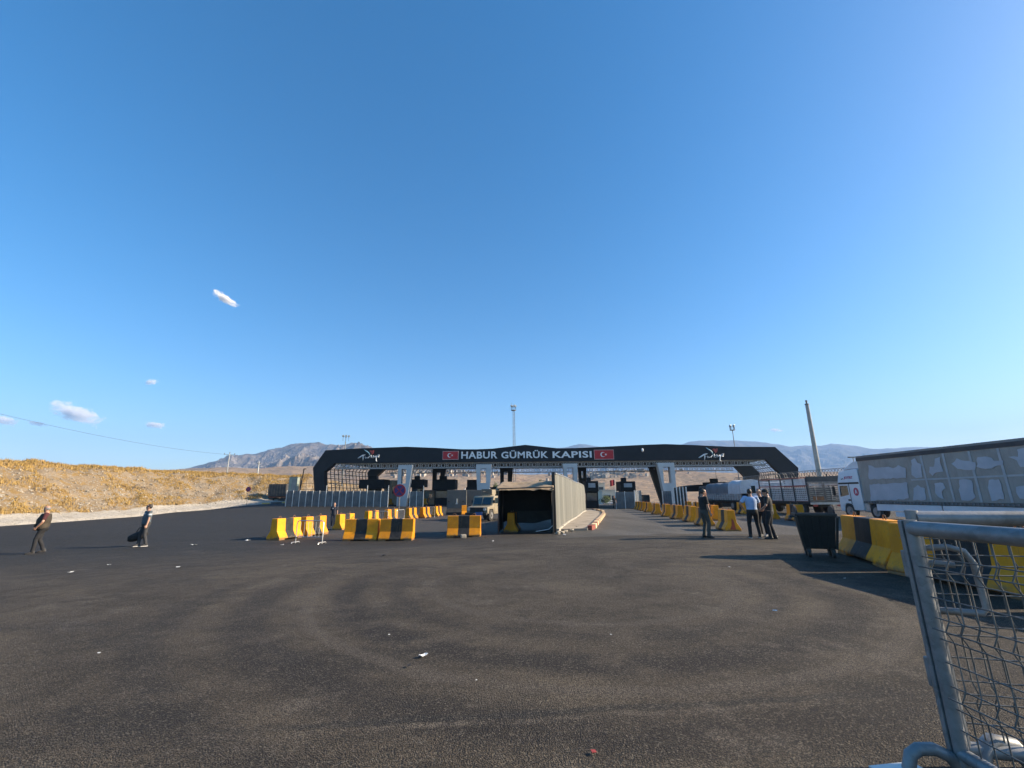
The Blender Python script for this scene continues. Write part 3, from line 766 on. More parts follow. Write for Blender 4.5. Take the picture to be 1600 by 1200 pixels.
sheet_fence(a[:2], b[:2], 2.25, 'grey sheet fence at the foot of the stony bank', posts=1.0, tall=(6,))
sheet_fence(b[:2], c[:2], 2.25, 'grey sheet fence in front of the left canopy end', posts=1.05, tall=(3,6))
a, b = spot(640,788,65.5), spot(661,788,65.5)
sheet_fence(a[:2], b[:2], 2.2, 'short grey gate panel right of the no-stopping sign', posts=1.0, tall=(2,))
a, b = spot(963,795,64.5), spot(993,796,63.5)
sheet_fence(a[:2], b[:2], 2.35, 'grey sheet fence in front of the booth with the grey sign panel', posts=1.1)
a, b = spot(993,795,63.4), spot(1003,794,69)
sheet_fence(a[:2], b[:2], 2.5, 'pale ribbed fence return beside the far end of the right block row', posts=1.5, m=M_galv)
a, b = spot(1037,797,60), spot(1052,797,60)
sheet_fence(a[:2], b[:2], 2.3, 'grey sheet panel before the rightmost white pillar', posts=1.3)
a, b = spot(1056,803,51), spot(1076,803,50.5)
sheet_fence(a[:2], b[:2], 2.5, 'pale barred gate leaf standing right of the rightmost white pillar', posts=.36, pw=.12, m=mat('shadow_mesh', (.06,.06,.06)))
# tall pale sheet and wire fence at the end of the bank
a = spot(456.5,783,76.5)
t = empty('steel_cabinet', a, 0, 'tall pale green steel cabinet rising behind the left sheet fence', 'cabinet')
M_pgreen = mat('pale_green_steel', (.36,.40,.34), (.28,.32,.27), .8, .5, .2)
MB().box((0, 0, 2.1), (1.4, .9, 4.2)).build('body', M_pgreen, t, bevel=.03); MB().box((0, 0, 4.24), (1.55, 1.05, .08)).build('lid', M_pgreen, t)
MB().box((.2, -.47, 2.1), (.8, .04, 3.6)).build('door', M_galv, t)
def wire_fence(p0, p1, h, label, nz=7, step=.45, r=.018, posts=2.5, coil=0.0, m=None):
    p0, p1 = Vector(p0[:2]), Vector(p1[:2]); d = p1-p0; L = d.length; ang = math.atan2(d.y, d.x)
    t = empty('wire_fence', (p0.x, p0.y, 0), ang, label, 'fence'); gz = lambda u: g(*(p0+d*(u/L))); m = m or M_skin
    mb = MB()
    for k in range(nz): mb.tube([(u, 0, gz(u)+.1+(h-.15)*k/(nz-1)) for u in np.linspace(0, L, 8)], r, 4, False)
    for u in np.arange(0, L, step): mb.tube([(u, 0, gz(u)+.1), (u, 0, gz(u)+h)], r, 4, False)
    mb.build('wire_mesh', m, t)
    k = max(1, round(L/posts))
    for i in range(k+1): u = L*i/k; MB().box((u, .04, gz(u)+h/2+.05), (.09, .07, h+.3)).build('post', M_dark_and_shade, t)
    if coil:
        mb = MB(); N = int(L/.42)*14; mb.tube([(L*i/N, coil*math.sin(i*2*pi/14), gz(L*i/N)+h+coil*.9+coil*math.cos(i*2*pi/14)) for i in range(N+1)], .022, 4, False); mb.build('razor_coil', m, t)
    return t
wire_fence(spot(466,783,77), spot(497,783,77), 4.3, 'dark wire fence between the green cabinet and the canopy leg', 5, 1.1, .03, 3.3)
wire_fence((30,37.5), (30,60), 3.25, 'tall fence topped by razor wire coils behind the lorries', 6, .9, .022, 2.4, .34)

# sheet-metal fence in the middle: tall pale ribbed sheets, dark end post
def mid_fence():
    d = FN1-FN0; L = d.length
    t = empty('sheet_fence', (FN0.x, FN0.y, 0), math.atan2(d.y, d.x), 'tall pale ribbed metal fence running back beside the tarpaulin shelter', 'fence')
    gz = lambda u: g(*(FN0+d*(u/L))); H = 3.0; mb = MB(); pts = []; u = .1
    while u < L:
        for a, b in ((0,0),(.16,0),(.20,-.05),(.30,-.05),(.34,0)): pts.append((u+a, b))
        u += .42
    rh = random.Random(4)
    hs = [H-.0 if u < L-2.2 else H-.9*((u-(L-2.2))/2.2)**2.2 for u, _ in pts]
    for (a, b), h_ in zip(pts, hs): z = gz(min(a, L)); mb.v += [(a, b-.06, z+.16), (a, b-.06, z+h_)]
    for i in range(len(pts)-1): mb.f.append((2*i, 2*i+2, 2*i+3, 2*i+1))
    n0 = len(mb.v); mb.v += [(x, y+.012, z) for x, y, z in mb.v[:n0]]; mb.f += [tuple(n0+k for k in f[::-1]) for f in mb.f]
    n = Nt('pale_sheeting'); X, Y, Z = n.xyz(); q = n.math('DIVIDE', X, .84)
    wn_ = n.t.nodes.new('ShaderNodeTexWhiteNoise'); wn_.noise_dimensions = '1D'; n.L.new(n.math('FLOOR', q), wn_.inputs['W'])
    fr = n.math('FRACT', q); c_ = n.mix(wn_.outputs['Value'], (.29,.285,.245), (.19,.187,.165)); c_ = n.mix(n.step(fr, .16, .10, 0, .85), c_, (.10,.10,.09))
    c_ = n.mix(n.step(n.noise(1.0, 6, .7, n.mapv((3, 3, .35))), .5, .7, 0, .5), c_, (.24,.21,.16)); n.bump(n.noise(6, 4), .1, .02)
    mb.build('sheeting', n.fin(c_, .55, .2), t, fix=False)
    MB().box((0, .03, gz(0)+1.52), (.16, .16, 3.08)).build('end_post', M_dark_and_shade, t, bevel=.01)
    mb = MB(); mb.tube([(u, -.08, gz(u)+h_) for (u, _), h_ in list(zip(pts, hs))[::5]]+[(pts[-1][0], -.08, gz(L)+hs[-1])], .045, 6); mb.build('top_rail', M_galv, t, smooth=True)
    mb = MB()
    for i in range(12): a, b = L*i/12+.09, L*(i+1)/12; mb.box(((a+b)/2, -.02, gz((a+b)/2)+.06), (b-a, .34, .26))
    mb.build('footing', mat('concrete_footing', (.46,.42,.35), (.33,.30,.25), 1.4, .9, bump=.3), t, bevel=.02)
    for i in range(1, 12):
        u = L*i/12; MB().box((u, .07, gz(u)+1.4), (.07, .07, 2.7)).build('post', M_galv, t)
mid_fence()
# ================================================================== POLES, MASTS, BUILDINGS, TREES
M_conc_pole = mat('pole_concrete', (.36,.37,.36), (.28,.29,.28), 1.2, .85, bump=.15)
M_mast = mat('mast_steel', (.20,.22,.23), (.13,.14,.15), 2, .5, .4)
p = spot(1283,760,46); tz = at(1263,632,46).z
t = empty('concrete_pole', (31.85, 46.2, g(31.85,46.2)), 0, 'thick bare concrete pole rising behind the cage lorry', 'pole'); hh = tz-t.location.z
MB().tube([(0,0,-.2), (0,0,hh)], [.275,.17], 16).build('shaft', M_conc_pole, t, smooth='auto'); MB().tube([(0,0,hh), (0,0,hh+.12)], [.21,.21], 12).build('cap', M_mast, t); MB().tube([(0,0,hh+.12), (0,0,hh+.5)], [.07,.12], 8).build('top_fitting', M_mast, t)
def mast(px, pyt, y, w0, label, plat=True, extra=0, kind='lattice', nf=4):
    tp = at(px, pyt, y); t = empty('light_mast', (tp.x, y, g(tp.x, y)), 0, label, 'mast'); H = tp.z-t.location.z
    mb = MB()
    if kind == 'lattice':
        for k in range(3):
            a = k*2*pi/3; mb.tube([(w0*math.cos(a), w0*math.sin(a), 0), (w0*.6*math.cos(a), w0*.6*math.sin(a), H)], .05, 5)
        N = int(H/.8)
        for i in range(N):
            z0, z1 = H*i/N, H*(i+1)/N; s0, s1 = w0*(1-.4*i/N), w0*(1-.4*(i+1)/N)
            for k in range(3):
                a, b = k*2*pi/3, (k+1)*2*pi/3; mb.bar((s0*math.cos(a), s0*math.sin(a), z0), (s1*math.cos(b), s1*math.sin(b), z1), .04); mb.bar((s1*math.cos(a), s1*math.sin(a), z1), (s1*math.cos(b), s1*math.sin(b), z1), .04)
    else: mb.tube([(0,0,0), (0,0,H)], [w0, w0*.6], 10)
    mb.build('shaft', M_mast, t)
    if plat:
        MB().tube([(0,0,H), (0,0,H+.12)], .62, 12).build('platform', M_mast, t)
        mb = MB()
        for k in range(8): a = k*pi/4; mb.bar((.6*math.cos(a), .6*math.sin(a), H), (.6*math.cos(a), .6*math.sin(a), H+.9), .04); b = a+pi/4; mb.bar((.6*math.cos(a), .6*math.sin(a), H+.88), (.6*math.cos(b), .6*math.sin(b), H+.88), .04)
        mb.build('railing', M_mast, t)
    if not nf: MB().box((-.15, 0, H), (1.0, .25, .16)).build('lamp_head', M_mast, t)
    for k in range(nf):
        a = k*pi/2+.4; c = (.55*math.cos(a), .55*math.sin(a), H+1.15)
        f = MB().box(c, (.42, .3, .38), a).build('floodlight', mat('floodlight_case', (.30,.33,.34), None, 4, .35, .4), t, bevel=.03); MB().bar((c[0], c[1], H+.1), (c[0], c[1], H+1.0), .05).build('bracket', M_mast, f)
    if extra: MB().tube([(-.5, 0, H), (-.5, 0, H+extra)], .025, 5).build('lightning_rod', M_mast, t)
    return t
mast(802.3, 641.5, 105, .45, 'tallest lattice mast rising behind the middle of the canopy', extra=2.0)
mast(540, 690, 92, .16, 'light mast above the left part of the canopy roof', plat=False, kind='pole')
mast(1144.5, 672.5, 108, .14, 'slim light mast above the right part of the canopy roof', kind='pole')
mast(1332.5, 714.5, 62, .08, 'small dark lamp pole behind the white lorry cab', plat=False, kind='pole', nf=0)
# utility pole with three insulators, and its wire
def cross_pole(px, pyt, pyb, y, arm, label, n_ins=3):
    tp = at(px, pyt, y); bz = at(px, pyb, y).z-3
    t = empty('utility_pole', (tp.x, y, bz), rad(18), label, 'utility pole'); H = tp.z-bz
    MB().tube([(0,0,0), (0,0,H)], [.26,.15], 10).build('shaft', M_conc_pole, t, smooth=True)
    MB().bar((-arm, 0, H-.35), (0, 0, H-.85), .14); mb = MB(); mb.bar((-arm, 0, H-.5), (arm, 0, H-.5), .13); mb.bar((-arm*.55, 0, H-.5), (0, 0, H-1.3), .08); mb.bar((arm*.55, 0, H-.5), (0, 0, H-1.3), .08); mb.build('cross_arm', M_mast, t)
    for sx_ in ((-1, 0, 1) if n_ins == 3 else ()): MB().tube([(sx_*arm*.97, 0, H-.45+(.45 if sx_ == 0 else 0)), (sx_*arm*.97, 0, H+.15+(.45 if sx_ == 0 else 0))], [.16,.10], 8).build('insulator', mat('insulator_brown', (.10,.07,.06)), t)
    return t, tp
t, tp = cross_pole(359, 708.5, 738, 190, 2.0, 'utility pole with a cross arm and three insulators on the bank top')
q0, q1 = Vector((tp.x-1.8, tp.y-.6, tp.z-.4)), at(-60, 632, 96)
pts = [q0.lerp(q1, k/24)-Vector((0, 0, 4*1.6*(k/24)*(1-k/24))) for k in range(25)]
tag(MB().tube(pts, [.035]*25, 5).build('power_line', mat('cable_black', (.05,.05,.05))), 'thin sagging overhead wire running left from the utility pole', 'wire')
cross_pole(405, 721, 748, 130, .5, 'thin bare pole with a short top bar right of the utility pole', 0)
t = empty('fence_post', spot(466.5,783,76), rad(0), 'slim dark leaning post beside the green cabinet', 'post'); MB().bar((-.15,0,0), (.35,0,5.6), .14).build('shaft', M_dark_and_shade, t); MB().box((.5,0,5.6), (.5,.1,.12)).build('arm', M_dark_and_shade, t)

# dark mesh-sided skip at the foot of the bank
p = spot(435,783,78.5)
t = empty('steel_skip', p, rad(4), 'dark weathered open skip at the end of the stony bank', 'skip')
M_skip = mat('skip_steel', (.055,.055,.055), (.10,.09,.08), 1.1, .7, .2, bump=.3, bscale=8)
mb = MB(); mb.span(-1.5,1.5,-1,-.92,1.25,3.3); mb.span(-1.5,1.5,.92,1,1.25,3.3); mb.span(-1.5,-1.42,-.92,.92,1.25,3.3); mb.span(1.42,1.5,-.92,.92,1.25,3.3); mb.span(-1.42,1.42,-.92,.92,1.2,1.3); mb.build('body', M_skip, t)
for k in range(7): MB().span(-1.4+k*.46, -1.32+k*.46, -1.06, -1, 1.25, 3.25).build('rib', M_skip, t)
mb = MB(); mb.span(-1.5,1.5,-.7,-.55,1.0,1.2); mb.span(-1.5,1.5,.55,.7,1.0,1.2); mb.build('chassis', mat('rust_red', (.22,.07,.045), (.14,.06,.045), 2, .8), t)
for sx_ in (-.9, .9):
    for sy_ in (-.8, .8): MB().tube([(sx_, sy_-.12, .5), (sx_, sy_+.12, .5)], .5, 18).build('wheel', mat('tyre_rubber', (.022,.021,.02), (.05,.045,.04), 3, .85), t, smooth='auto')

# pale buildings, flag and trees beyond the gate
def block_house(px0, px1, pyt, pyb, y, d, label, openings):
    a, b = at(px0, pyb, y), at(px1, pyt, y); W, H = b.x-a.x, b.z-a.z
    t = empty('pale_building', ((a.x+b.x)/2, y+d/2, a.z), 0, label, 'building')
    MB().box((0, 0, H/2), (W, d, H)).build('wall', mat('plaster_cream', (.66,.58,.46), (.56,.49,.39), .3, .9), t)
    MB().box((0, 0, H+.15), (W+.5, d+.5, .3)).build('roof', mat('plaster_roof', (.58,.52,.43)), t)
    for u0, u1, v0, v1, dark in openings:
        f = MB().span(-W/2+W*u0, -W/2+W*u1, -d/2-.06, -d/2+.1, H*v0, H*v1).build('window' if dark else 'door', M_bglass if dark else M_black, t)
        MB().span(-W/2+W*u0-.15, -W/2+W*u1+.15, -d/2-.22, -d/2-.07, H*v1, H*v1+.2).build('lintel', mat('plaster_roof', (.5,.5,.5)), f)
block_house(926,944.5,755.5,792,150,9, 'upper pale cream building behind the booths', [(.55,.88,.62,.85,True),(.1,.4,.62,.85,True),(.55,.88,.1,.4,True)])
block_house(942,963.5,766.5,793,140,8, 'lower pale cream building behind the parked white cars', [(.1,.55,0,.72,False),(.65,.9,.35,.7,True)])
p = at(962.5, 783, 120); tp = at(963, 748.5, 120)
t = empty('flag_pole', (p.x, 120, g(p.x,120)), 0, 'small red flag on a thin pole left of the sign booth', 'flag'); H = tp.z-t.location.z
MB().tube([(0,0,0), (0,0,H)], .05, 6).build('pole', M_post, t)
mb = MB(); N = 8
for i in range(N+1):
    for j in (0, 1): mb.v.append((-.04-1.25*i/N, .18*math.sin(i*.9)+.02, H-.1-.28*i/N-1.5*j-.10*j*i/N))
mb.f = [(2*i, 2*i+1, 2*i+3, 2*i+2) for i in range(N)]
mb.build('cloth', M_red, t, smooth=True)
n = Nt('leaf_green'); rv = n.t.nodes.new('ShaderNodeNewGeometry').outputs['Random Per Island']
M_leaf = n.fin(n.mix(rv, (.035,.055,.018), (.085,.11,.035)), .7, None, .2)
M_bark = mat('bark', (.12,.09,.065), (.08,.06,.045), 6, .9, bump=.4)
def tree(px, pyt, pyb, y, wd, seed, label):
    rt = random.Random(seed); a, b = at(px, pyb, y), at(px, pyt, y); H = b.z-a.z
    t = empty('small_tree', (a.x, y, a.z-.2), 0, label, 'tree', 'trees beyond the gate')
    mb = MB(); mb.tube([(0,0,0), (.1,0,H*.35), (.05,.05,H*.7)], [H*.035, H*.025, H*.01], 7); tips = []
    for k in range(7):
        an = rt.uniform(0, 6.28); z0 = H*rt.uniform(.25, .6); e = Vector((math.cos(an)*wd*.4*rt.uniform(.5,1), math.sin(an)*wd*.4*rt.uniform(.5,1), z0+H*rt.uniform(.12,.35))); mb.tube([(.05,0,z0), e], [H*.014, H*.005], 5); tips.append(e)
    mb.build('trunk', M_bark, t); mb = MB()
    for e in tips+[Vector((0,0,H*.85))]:
        for k in range(150):
            c = e+Vector((rt.gauss(0,.16*wd), rt.gauss(0,.16*wd), rt.gauss(0,.09*H))); u = Vector((rt.gauss(0,1), rt.gauss(0,1), rt.gauss(0,1))).normalized(); v = u.orthogonal().normalized(); s = rt.uniform(.07,.17)*H/3
            mb.add([c-u*s, c+v*s*.6, c+u*s, c-v*s*.6], [(0,1,2,3)])
    mb.build('crown', M_leaf, t, fix=False)
tree(947,773,791,128,2.6,1, 'dark bushy tree in front of the lower cream building')
tree(871,742,790,120,3.0,2, 'round green tree showing above the tall pale sheet fence')
tree(841,752,790,118,2.2,3, 'small tree showing just above the tarpaulin shelter roof')
tree(775,756,790,118,2.0,4, 'small tree behind the long flat black shelter roof')
tree(912,764,790,110,2.4,5, 'dark green tree squeezed behind the booth at the fence end')
# ================================================================== CONCRETE BLOCKS
def block_paint(name, L, dirt=.5):
    n = Nt(name); X, Y, Z = n.xyz()
    info = n.t.nodes.new('ShaderNodeObjectInfo').outputs['Random']
    vec = n.t.nodes.new('ShaderNodeVectorMath'); vec.operation = 'ADD'; n.L.new(n.tc.outputs['Object'], vec.inputs[0])
    cb = n.t.nodes.new('ShaderNodeCombineXYZ'); n.L.new(n.math('MULTIPLY', info, 40), cb.inputs[0]); n.L.new(n.math('MULTIPLY', info, 17), cb.inputs[1]); n.L.new(cb.outputs[0], vec.inputs[1]); V = vec.outputs[0]
    wob = n.math('MULTIPLY', n.math('SUBTRACT', n.noise(9, 4, .6, V), .5), .035)
    xx = n.math('ABSOLUTE', n.math('ADD', X, wob))
    stripe = n.step(xx, L/6-.006, L/6+.006)
    yel = n.mix(n.step(n.noise(2.2, 6, .65, V), .38, .66), (.86,.335,.004), (.72,.26,.004))
    yel = n.mix(n.step(n.noise(11, 5, .7, V), .60, .72, 0, .75), yel, (.40,.19,.02))
    yel = n.mix(1, yel, n.mix(n.math('FRACT', n.math('MULTIPLY', info, 7.3)), (.74,.74,.8), (1.05,1.05,1)), 'MULTIPLY')
    blk = n.mix(n.step(n.noise(3, 6, .65, V), .40, .62), (.011,.011,.011), (.026,.025,.024))
    c = n.mix(stripe, blk, yel)
    low = n.step(n.math('ADD', Z, n.math('MULTIPLY', n.math('SUBTRACT', n.noise(5, 5, .65, V), .5), .5)), .20, .02)
    c = n.mix(n.math('MULTIPLY', low, dirt), c, (.12,.095,.07))
    chip = n.step(n.noise(7.5, 7, .75, V), .625, .655)
    c = n.mix(n.math('MULTIPLY', chip, .85), c, (.27,.24,.20))
    c = n.mix(n.step(n.noise(1.0, 6, .7, n.mapv((9, 9, .8), vec=V)), .56, .72, 0, .4), c, (.20,.13,.05))
    n.bump(n.math('ADD', n.noise(22, 5, .6, V), n.math('MULTIPLY', n.noise(5, 3, .5, V), .8)), .35, .02)
    return n.fin(c, n.math('ADD', n.math('MULTIPLY', n.noise(6, 4, .6, V), .25), .48), None, .35)
def block_mesh(L, H=1.0, seed=0):
    k = H; pr = [(-.38,0),(-.38,.13),(-.20,.42),(-.16,1.0),(.16,1.0),(.20,.42),(.38,.13),(.38,0)]
    mb = MB(); h = L/2; f = L*.27
    P = [(y*k if abs(y) > .3 else y*k, max(z, .07)*k) for y, z in pr]
    mb.prism(P, -h, h, 'yz')
    for a, b in ((-h+.004, -f), (f, h-.004)): mb.prism([(-.376*k,0),(-.376*k,.071*k),(.376*k,.071*k),(.376*k,0)], a, b, 'yz')
    return mb
def loop(x, H):
    mb = MB(); mb.tube([(x-.07,0,H-.02), (x-.07,0,H+.06), (x-.035,0,H+.10), (x+.035,0,H+.10), (x+.07,0,H+.06), (x+.07,0,H-.02)], .013, 6); return mb
M_rebar = mat('rusty_rebar', (.24,.15,.09), (.16,.09,.05), 8, .8)
M_blk = block_paint('block_paint', 1.62, .8); M_blkL = block_paint('long_block_paint', 2.9, .8)
def proto_block(L, m):
    t = empty('concrete_block'); t['category'] = 'road block'
    block_mesh(L).build('body', m, t, bevel=.025)
    loop(-L*.3, 1.0).build('lifting_loop', M_rebar, t); loop(L*.3, 1.0).build('lifting_loop', M_rebar, t)
    return t
PB, PBL = proto_block(1.62, M_blk), proto_block(2.9, M_blkL)
used = set()
def block(x, y, rz, label, group, proto=PB, s=1.0):
    if proto.name not in used: o = proto; used.add(proto.name)
    else: o = copy_tree(proto)
    o.location = (x, y, g(x, y)-.01); o.rotation_euler = (0, 0, rz); o.scale = (s, s, s)
    o['label'] = label; o['category'] = 'road block'; o['group'] = group; return o
GL, GM, GR, GQ = 'striped blocks of the left rows', 'striped blocks facing the road', 'striped blocks along the right lane', 'striped blocks by the lorries'
def xat(px, y): return at(px, 790, y).x
# facing the photographer
block(xat(569, 22.2), 22.2, rad(1), 'yellow and black block facing us, left one of the joined front pair', GM)
block(xat(623, 22.1), 22.1, rad(-1), 'yellow and black block facing us under the big round sign', GM)
block(xat(726, 22.4), 22.4, rad(.5), 'single yellow and black block facing us left of the tarpaulin shelter', GM)
ax = rad(80)
for px, y, a, lab in ((451,22.7,76,'block with a bright yellow end, nearest the road on the left'), (493,24.8,75,'striped block standing right behind the left crowd barrier'),
        (541,30.3,76,'striped block just right of the guard in dark uniform'), (582,36.0,78,'striped block peeping over the left block of the front pair'), (612,38.5,74,'striped block seen behind the pole of the big round sign'),
        (643,42,78,'striped block in the row just right of the big round sign'), (664,44,79,'striped block between the big round sign and the blast walls, second from the walls'), (683.5,47,80,'slim striped block closest to the grey blast walls'),
        (586,73.5,84,'tiny striped block at the foot of the wide black booth roof'), (612,73.0,84,'tiny striped block at the foot of the leftmost white pillar, on its left'), (635,72.6,84,'tiny striped block at the foot of the leftmost white pillar, on its right'), (666,72.0,84,'tiny striped block beside the short grey gate panel'),
        (733,49.0,10,'striped block half hidden between blast wall and armoured jeep')):
    block(xat(px, y), y, rad(a), lab, GL)
block(xat(799, 24.6)+.05, 24.9, rad(83), 'striped block standing inside the dark tarpaulin shelter', GL)
# right-hand lane row, nearest first
rows = [(1133,22.8,'with red paint at its foot, nearest end of the right lane row'),(1097,26.2,'partly hidden by the man with his hand to his mouth'),(1077.5,29.7,'third from the near end of the right lane row'),(1057,33.3,'fourth from the near end of the right lane row'),
        (1041,37.5,'fifth from the near end of the right lane row'),(1025,42,'sixth from the near end of the right lane row'),(1013,47,'seventh from the near end, before the pale fence return'),(1005.5,51,'eighth from the near end of the right lane row'),(1000.5,55,'ninth from the near end of the right lane row'),(996.5,59,'smallest and farthest of the right lane row')]
for i, (px, y, lab) in enumerate(rows):
    o = block(xat(px, y), y, rad(84+(i*37 % 7)-3), 'striped block '+lab, GR)
    if i == 0:
        mb = MB(); mb.prism([(-.13,.10),(-.06,.52),(.02,.62),(.05,.30),(.14,.10)], -.823, -.812, 'yz')
        sp_ = mb.build('paint_splash', mat('red_spray', (.42,.07,.03), (.30,.06,.03), 5, .7)); sp_.parent = o
for px, y, a, lab in ((1112,31,84,'striped block behind the man with his hand to his mouth, to his right'),(1160,39.5,84,'striped block left of the man in the pale blue shirt'),(1199,31.5,84,'striped block glimpsed between the legs of the talking men'),(1241,28.6,80,'striped block right of the group of talking men'),(1090,45,84,'striped block under the tarpaulin lorry, far in the lorry lane'),(1075,50,84,'striped block by the pale barred gate leaf')):
    block(xat(px, y), y, rad(a), lab, GQ)
# big near blocks by the mesh barrier
block(8.74, 11.2, math.atan2(.944, .33), 'large striped block just right of the waste container', 'large near striped blocks', PBL)
block(8.08, 8.2, rad(91), 'large striped block seen through the mesh of the steel barrier', 'large near striped blocks', PBL)
block(8.25, 5.15, rad(92), 'large striped block at the right edge behind the mesh', 'large near striped blocks', PBL)

# ================================================================== CROWD BARRIERS
M_gtube = mat('galvanised_tube', (.52,.52,.51), (.42,.42,.41), 3, .38, .5, bump=.05)
def crowd_barrier(px, y, rz, label, W=1.25, H=.98):
    t = empty('crowd_barrier', spot(px, 800, y), rz, label, 'crowd barrier', 'light steel crowd barriers among the blocks')
    mb = MB(); h = W/2; r = .05
    mb.tube([(-h,0,.0),(-h,0,H-.1),(-h+.04,0,H-.03),(-h+.1,0,H),(h-.1,0,H),(h-.04,0,H-.03),(h,0,H-.1),(h,0,0)], .022, 8); mb.build('frame', M_gtube, t, smooth='auto')
    MB().tube([(-h,0,.28),(h,0,.28)], .018, 6).build('lower_rail', M_gtube, t)
    mb = MB()
    for k in range(1, 7): mb.tube([(-h+W*k/7,0,.28),(-h+W*k/7,0,H)], .008, 5)
    mb.build('bars', M_gtube, t)
    for sx_ in (-h, h): MB().tube([(sx_,-.28,.0),(sx_,-.24,.06),(sx_,.24,.06),(sx_,.28,.0)], .022, 6).build('foot', M_gtube, t)
    return t
crowd_barrier(487, 20.6, rad(-12), 'light steel crowd barrier in front of the left blocks', 1.35)
crowd_barrier(596, 35, rad(4), 'light steel crowd barrier between two distant blocks', 1.0)
crowd_barrier(626, 37, rad(70), 'light steel crowd barrier seen edge-on by the sign pole', 1.1)
crowd_barrier(672, 45, rad(5), 'light steel crowd barrier beside the blast-wall end of the rows', .9)

# ================================================================== SIGNS
M_blue = mat('sign_blue', (.028,.022,.14), (.04,.03,.17), 5, .5)
M_sred = mat('sign_red', (.34,.02,.035), (.28,.025,.04), 5, .5)
def stop_sign(loc, R, H, label, text=False):
    t = empty('road_sign', loc, 0, label, 'road sign', 'no-stopping signs')
    MB().tube([(0,0,-.1),(0,0,H+R*.6)], .032, 8).build('pole', mat('sign_pole', (.16,.15,.15), (.10,.095,.09), 4, .6, .3), t)
    MB().tube([(0,-.035,H),(0,-.05,H)], R, 36).build('disc', M_blue, t)
    N = 40; mb = MB()
    for k in range(N):
        a, b = 2*pi*k/N, 2*pi*(k+1)/N
        mb.prism([(R*1.03*math.cos(a), H+R*1.03*math.sin(a)), (R*1.03*math.cos(b), H+R*1.03*math.sin(b)), (R*.80*math.cos(b), H+R*.80*math.sin(b)), (R*.80*math.cos(a), H+R*.80*math.sin(a))], -.058, -.034)
    mb.build('ring', M_sred, t)
    mb = MB(); c = R*.82*.707
    mb.bar((-c,-.054,H-c), (c,-.054,H+c), R*.17, .012, up=(0,1,0)); mb.build('slash', M_sred, t)
    mb = MB(); mb.bar((c,-.056,H-c), (-c,-.056,H+c), R*.17, .012, up=(0,1,0)); mb.build('slash', M_sred, t)
    return t
p = spot(622, 815, 24.6)
stop_sign(p, .33, at(622, 766.5, 24.6).z-p[2], 'large round blue and red no-stopping sign rising behind the front blocks')
p = spot(385, 789, 73.5)
stop_sign(p, .40, at(385.5, 764.5, 73.5).z-p[2], 'distant small round no-stopping sign at the foot of the stony bank')

